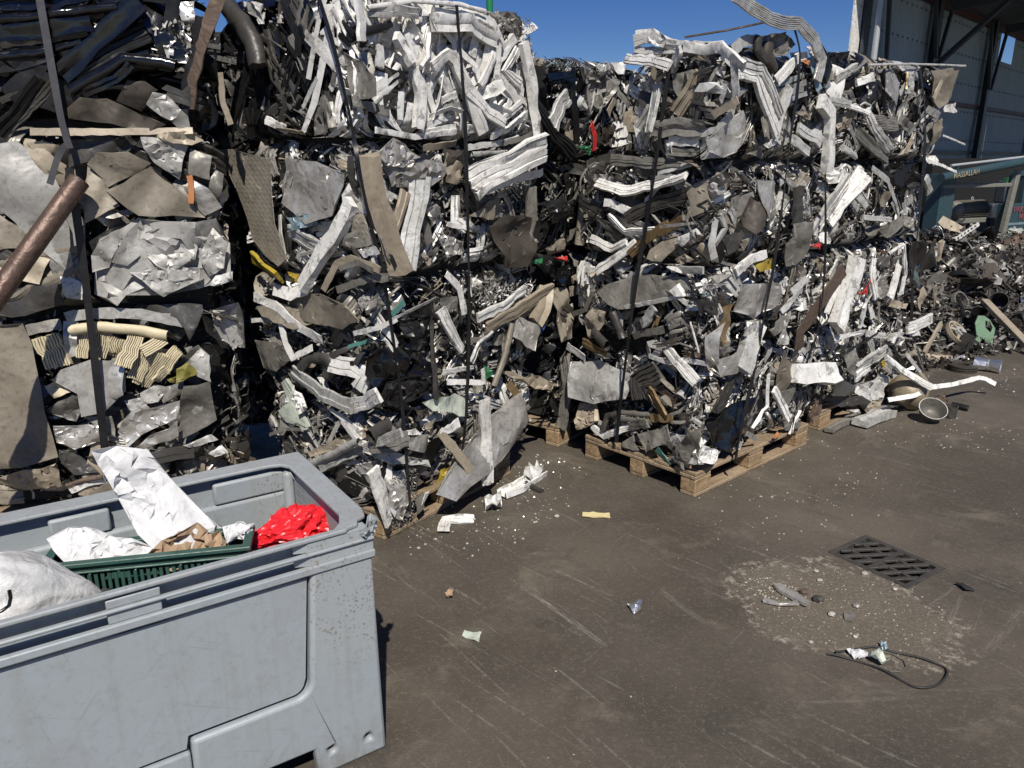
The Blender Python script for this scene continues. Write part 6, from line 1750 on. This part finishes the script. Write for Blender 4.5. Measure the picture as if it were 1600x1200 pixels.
# stones on the grit
for lab, x, y, rpx, m in (("round white stone at the edge of the drain grate", 1351, 898, 5, "STONE"), ("white angular stone in the middle of the grit", 1299, 962, 6, "STONE"), ("grey pebble just right of the white angular stone", 1338, 949, 6, "GY"),
                       ("white pebble near the top of the grit", 1281, 908, 4, "STONE"), ("pale chip at the top edge of the grit", 1275, 894, 4, "STONE"), ("white chip low in the grit", 1336, 996, 4, "STONE"), ("white chip at the grit's lower edge", 1267, 1005, 4, "STONE"), ("dark lump beside the bright strips", 1278, 939, 9, "IRON"),
                       ("white stone on the open yard near the yellow stick", 870, 808, 4, "STONE"), ("pale chip below the grate's near corner", 1398, 922, 4, "STONE"), ("reddish crumb beside the bright strip", 1256, 927, 7, "RUSTBR")):
    p = G(x, y); r = px2m(p, rpx); sd = Vector((x, y, 1)) * .37
    o = blob_obj("stone", 2, lambda v: Vector((v.x, v.y * .85, v.z * .6)) * r * (1 + .35 * mnoise.noise(v * 1.4 + sd)), m, None, 30); o.location = (p[0], p[1], r * .5); tag(o, lab, "stone")
# grit and specks
mat('GRIT', (0.42, 0.385, 0.32), 0, .9, .3, bump=0, vary=0)
def grit(n, cen, ex, col, lr, name, label):
    c = NR.randn(n, 2); c = c / np.linalg.norm(c, axis=1)[:, None] * np.sqrt(NR.rand(n, 1)); VV = []; FF_ = []
    for i in range(n):
        x, y = cen + c[i, 0] * ex[0] * np.array([.86, -.5]) + c[i, 1] * ex[1] * np.array([.5, .86])
        if abs((np.array([x, y]) - DR_C) @ DR_A) < DR_W / 2 + .01 and abs((np.array([x, y]) - DR_C) @ DR_B) < DR_D / 2 + .01: continue
        r = lr[0] + (lr[1] - lr[0]) * NR.rand() ** 4; k = len(VV); a = NR.rand() * 6.28
        for j in range(4): VV.append((x + r * math.cos(a + j * 1.57) * (.6 + .5 * NR.rand()), y + r * math.sin(a + j * 1.57) * (.6 + .5 * NR.rand()), .001))
        VV.append((x, y, r * .9)); FF_ += [(k, k + 1, k + 4), (k + 1, k + 2, k + 4), (k + 2, k + 3, k + 4), (k + 3, k, k + 4)]
    o = link(name, mesh(name, VV, FF_, [col], None)); tag(o, label, None, None, "stuff")
grit(1100, np.array([1.33, 2.74]), (.43, .34), "GRIT", (.001, .0055), "grit", "pale grit washed up beside the drain")
grit(300, np.array([1.10, 2.86]), (.13, .10), "GRIT", (.0015, .008), "grit", "denser pale grit at the patch's corner")
grit(420, np.array([1.0, 3.2]), (3.2, 1.9), "STONE", (.0012, .006), "specks", "pale specks scattered over the yard")
grit(300, np.array([1.6, 3.2]), (3.2, 1.9), "RUBBER", (.0012, .006), "specks", "dark specks scattered over the yard")
grit(260, np.array([4.0, 6.1]), (1.0, .5), "STONE", (.002, .012), "debris", "small debris at the foot of the heap")
grit(420, np.array([-.05, 3.75]), (.35, .75), "GRIT", (.0015, .010), "debris", "small crumbs along the foot of the stamped pallet")
grit(160, np.array([-.05, 3.75]), (.3, .7), "AL", (.002, .010), "metal_crumbs", "metal crumbs along the foot of the stamped pallet")
grit(380, np.array([1.55, 3.95]), (.5, .9), "GRIT", (.0015, .008), "debris", "small crumbs along the edge of the open pallet")
grit(300, np.array([2.7, 5.0]), (.7, .5), "GRIT", (.002, .010), "debris", "small crumbs around the dented pot and bowl")
# black cable loop
px = [(1292, 1024), (1312, 1028), (1340, 1034), (1372, 1046), (1400, 1060), (1425, 1074), (1440, 1079), (1458, 1075), (1474, 1066), (1481, 1056), (1478, 1044), (1460, 1038), (1430, 1028), (1395, 1020), (1370, 1013), (1350, 1014), (1322, 1018), (1296, 1024)]
pts = [G(*q) for q in px]; c = np.mean(pts, axis=0); P2 = []
for i in range(len(pts) - 1):
    for k in range(3): P2.append(tuple(pts[i] + (pts[i + 1] - pts[i]) * k / 3 - c + np.array([0, 0, .006 + .004 * math.sin(i * 2.3 + k)])))
for _ in range(2): P2 = [P2[0]] + [tuple((np.array(P2[i - 1]) + 2 * np.array(P2[i]) + np.array(P2[i + 1])) / 4) for i in range(1, len(P2) - 1)] + [P2[-1]]
o = MB().tube(P2, .0042, 8).obj("cable_loop", ["RUBBER"], None, 60); o.location = c; tag(o, "black cable lying in a long loop on the yard near the grit", "cable")
pts = [G(*q) for q in ((1375, 1018), (1395, 1024), (1412, 1034), (1415, 1044), (1405, 1051), (1390, 1050))]; c = np.mean(pts, axis=0)
o = MB().tube([tuple(q - c + np.array([0, 0, .004])) for q in pts], .0018, 6).obj("thin_wire", ["GY"], None, 60); o.location = c; tag(o, "thin grey wire curled inside the black cable loop", "wire")
gpiece("plastic_scrap", "pale green crumpled plastic scrap inside the black cable loop", "plastic scrap", 'C', [(1352, 1030), (1372, 1024), (1384, 1036), (1388, 1046), (1366, 1042)], 0, "PGR")
gpiece("plastic_scrap", "white crinkled plastic strip at the cable loop's narrow end", "plastic scrap", 'C', [(1322, 1022), (1345, 1020), (1357, 1030), (1335, 1032)], 0, "PAPER")
gpiece("plastic_scrap", "tiny pale blue scrap on the cable loop's upper side", "plastic scrap", 'C', [(1374, 1008), (1384, 1010), (1388, 1022), (1378, 1018)], 0, "BLG")
# pot, bowl and cup near the last pallet
p = G(1415, 638); r = .135
pt = thing("dented_pot", "dented tan metal pot lying on its side under the white strip", "pot", (p[0], p[1], r * .95))
o = blob_obj("pot_body", 4, lambda v: Vector((v.x * r, max(-.55, v.y) * r, v.z * r)) * (1 + .06 * mnoise.noise(v * 2.2)), "POT", pt, 60)
MB().lathe([(r * .80, 0), (r * .86, .006), (r * .86, .016), (r * .80, .016)], 28, closed=True, M=Matrix.Translation((0, -.55 * r, 0)) @ Matrix.Rotation(math.pi / 2, 4, 'X')).obj("pot_rim", ["POT"], pt, 40); pt.rotation_euler = (.15, 0, 2.6)
mat('ENAMEL', (.13, .122, .105), .1, .5, .6, (.07, .06, .05), .3, 40, 0)
p = G(1452, 658); r = .086
bw = thing("metal_bowl", "old grey enamel bowl tipped towards the camera on the yard", "bowl", (p[0], p[1], .055)); bw.rotation_euler = (.62, -.12, 0)
MB().lathe([(0, -.03), (r * .5, -.03), (r * .85, .0), (r, .05), (r * 1.05, .055), (r * 1.03, .06), (r * .95, .052), (r * .8, .008), (r * .48, -.02), (0, -.02)], 32).obj("bowl_shell", ["ENAMEL"], bw, 50)
MB().lathe([(r * 1.02, .053), (r * 1.07, .055), (r * 1.07, .062), (r * 1.01, .062)], 32, closed=True).obj("bowl_rim", ["LG"], bw, 40)
p = G(1483, 652); cu = thing("black_cup", "small black cup standing behind the tipped bowl", "cup", tuple(p)); MB().lathe([(0, .002), (.042, .002), (.048, .085), (.042, .085), (.037, .01), (0, .01)], 18).obj("cup_body", ["GYD"], cu, 40)
gpiece("red_scrap", "small dull reddish scrap lying behind the tipped bowl", "scrap", 'C', [(1457, 628), (1476, 626), (1480, 634), (1462, 634)], 0, "RUSTBR")
# long white ribbon and profile that reach from the lowest bale out over the yard
def reach(name, kind, m, pts, wpx, bale):
    P = np.array([CAMP + ray(x, y) * (dy / ray(x, y)[1]) for x, y, dy in pts]); mid = P[len(P) // 2]; w = wpx * (mid[1] * _c + (EYE - mid[2]) * _s) / FPX
    pr = prof_flat(.1) if kind == 'S' else prof_ridge(3, .5); P2, L = resample(P, w, 8, 26); V, F, mm, n = sweep(P2, w, pr, 0.9, 1.3, wob=.1, rng=R2); V, F = capped(V, F, mm, n)
    link(name, mesh(name, to_bale(bale, V), F, [m], 35), ROOT[bale])
reach("metal_strip", 'S', "W", [(1388, 625, 5.05), (1430, 618, 5.15), (1455, 605, 5.3), (1487, 601, 5.45), (1530, 590, 5.6), (1540, 592, 5.62), (1555, 600, 5.62)], 7, 'Z1')
reach("bent_profile", 'R', "W", [(1382, 560, 5.15), (1405, 578, 5.2), (1440, 598, 5.2), (1455, 605, 5.18)], 11, 'Z1')
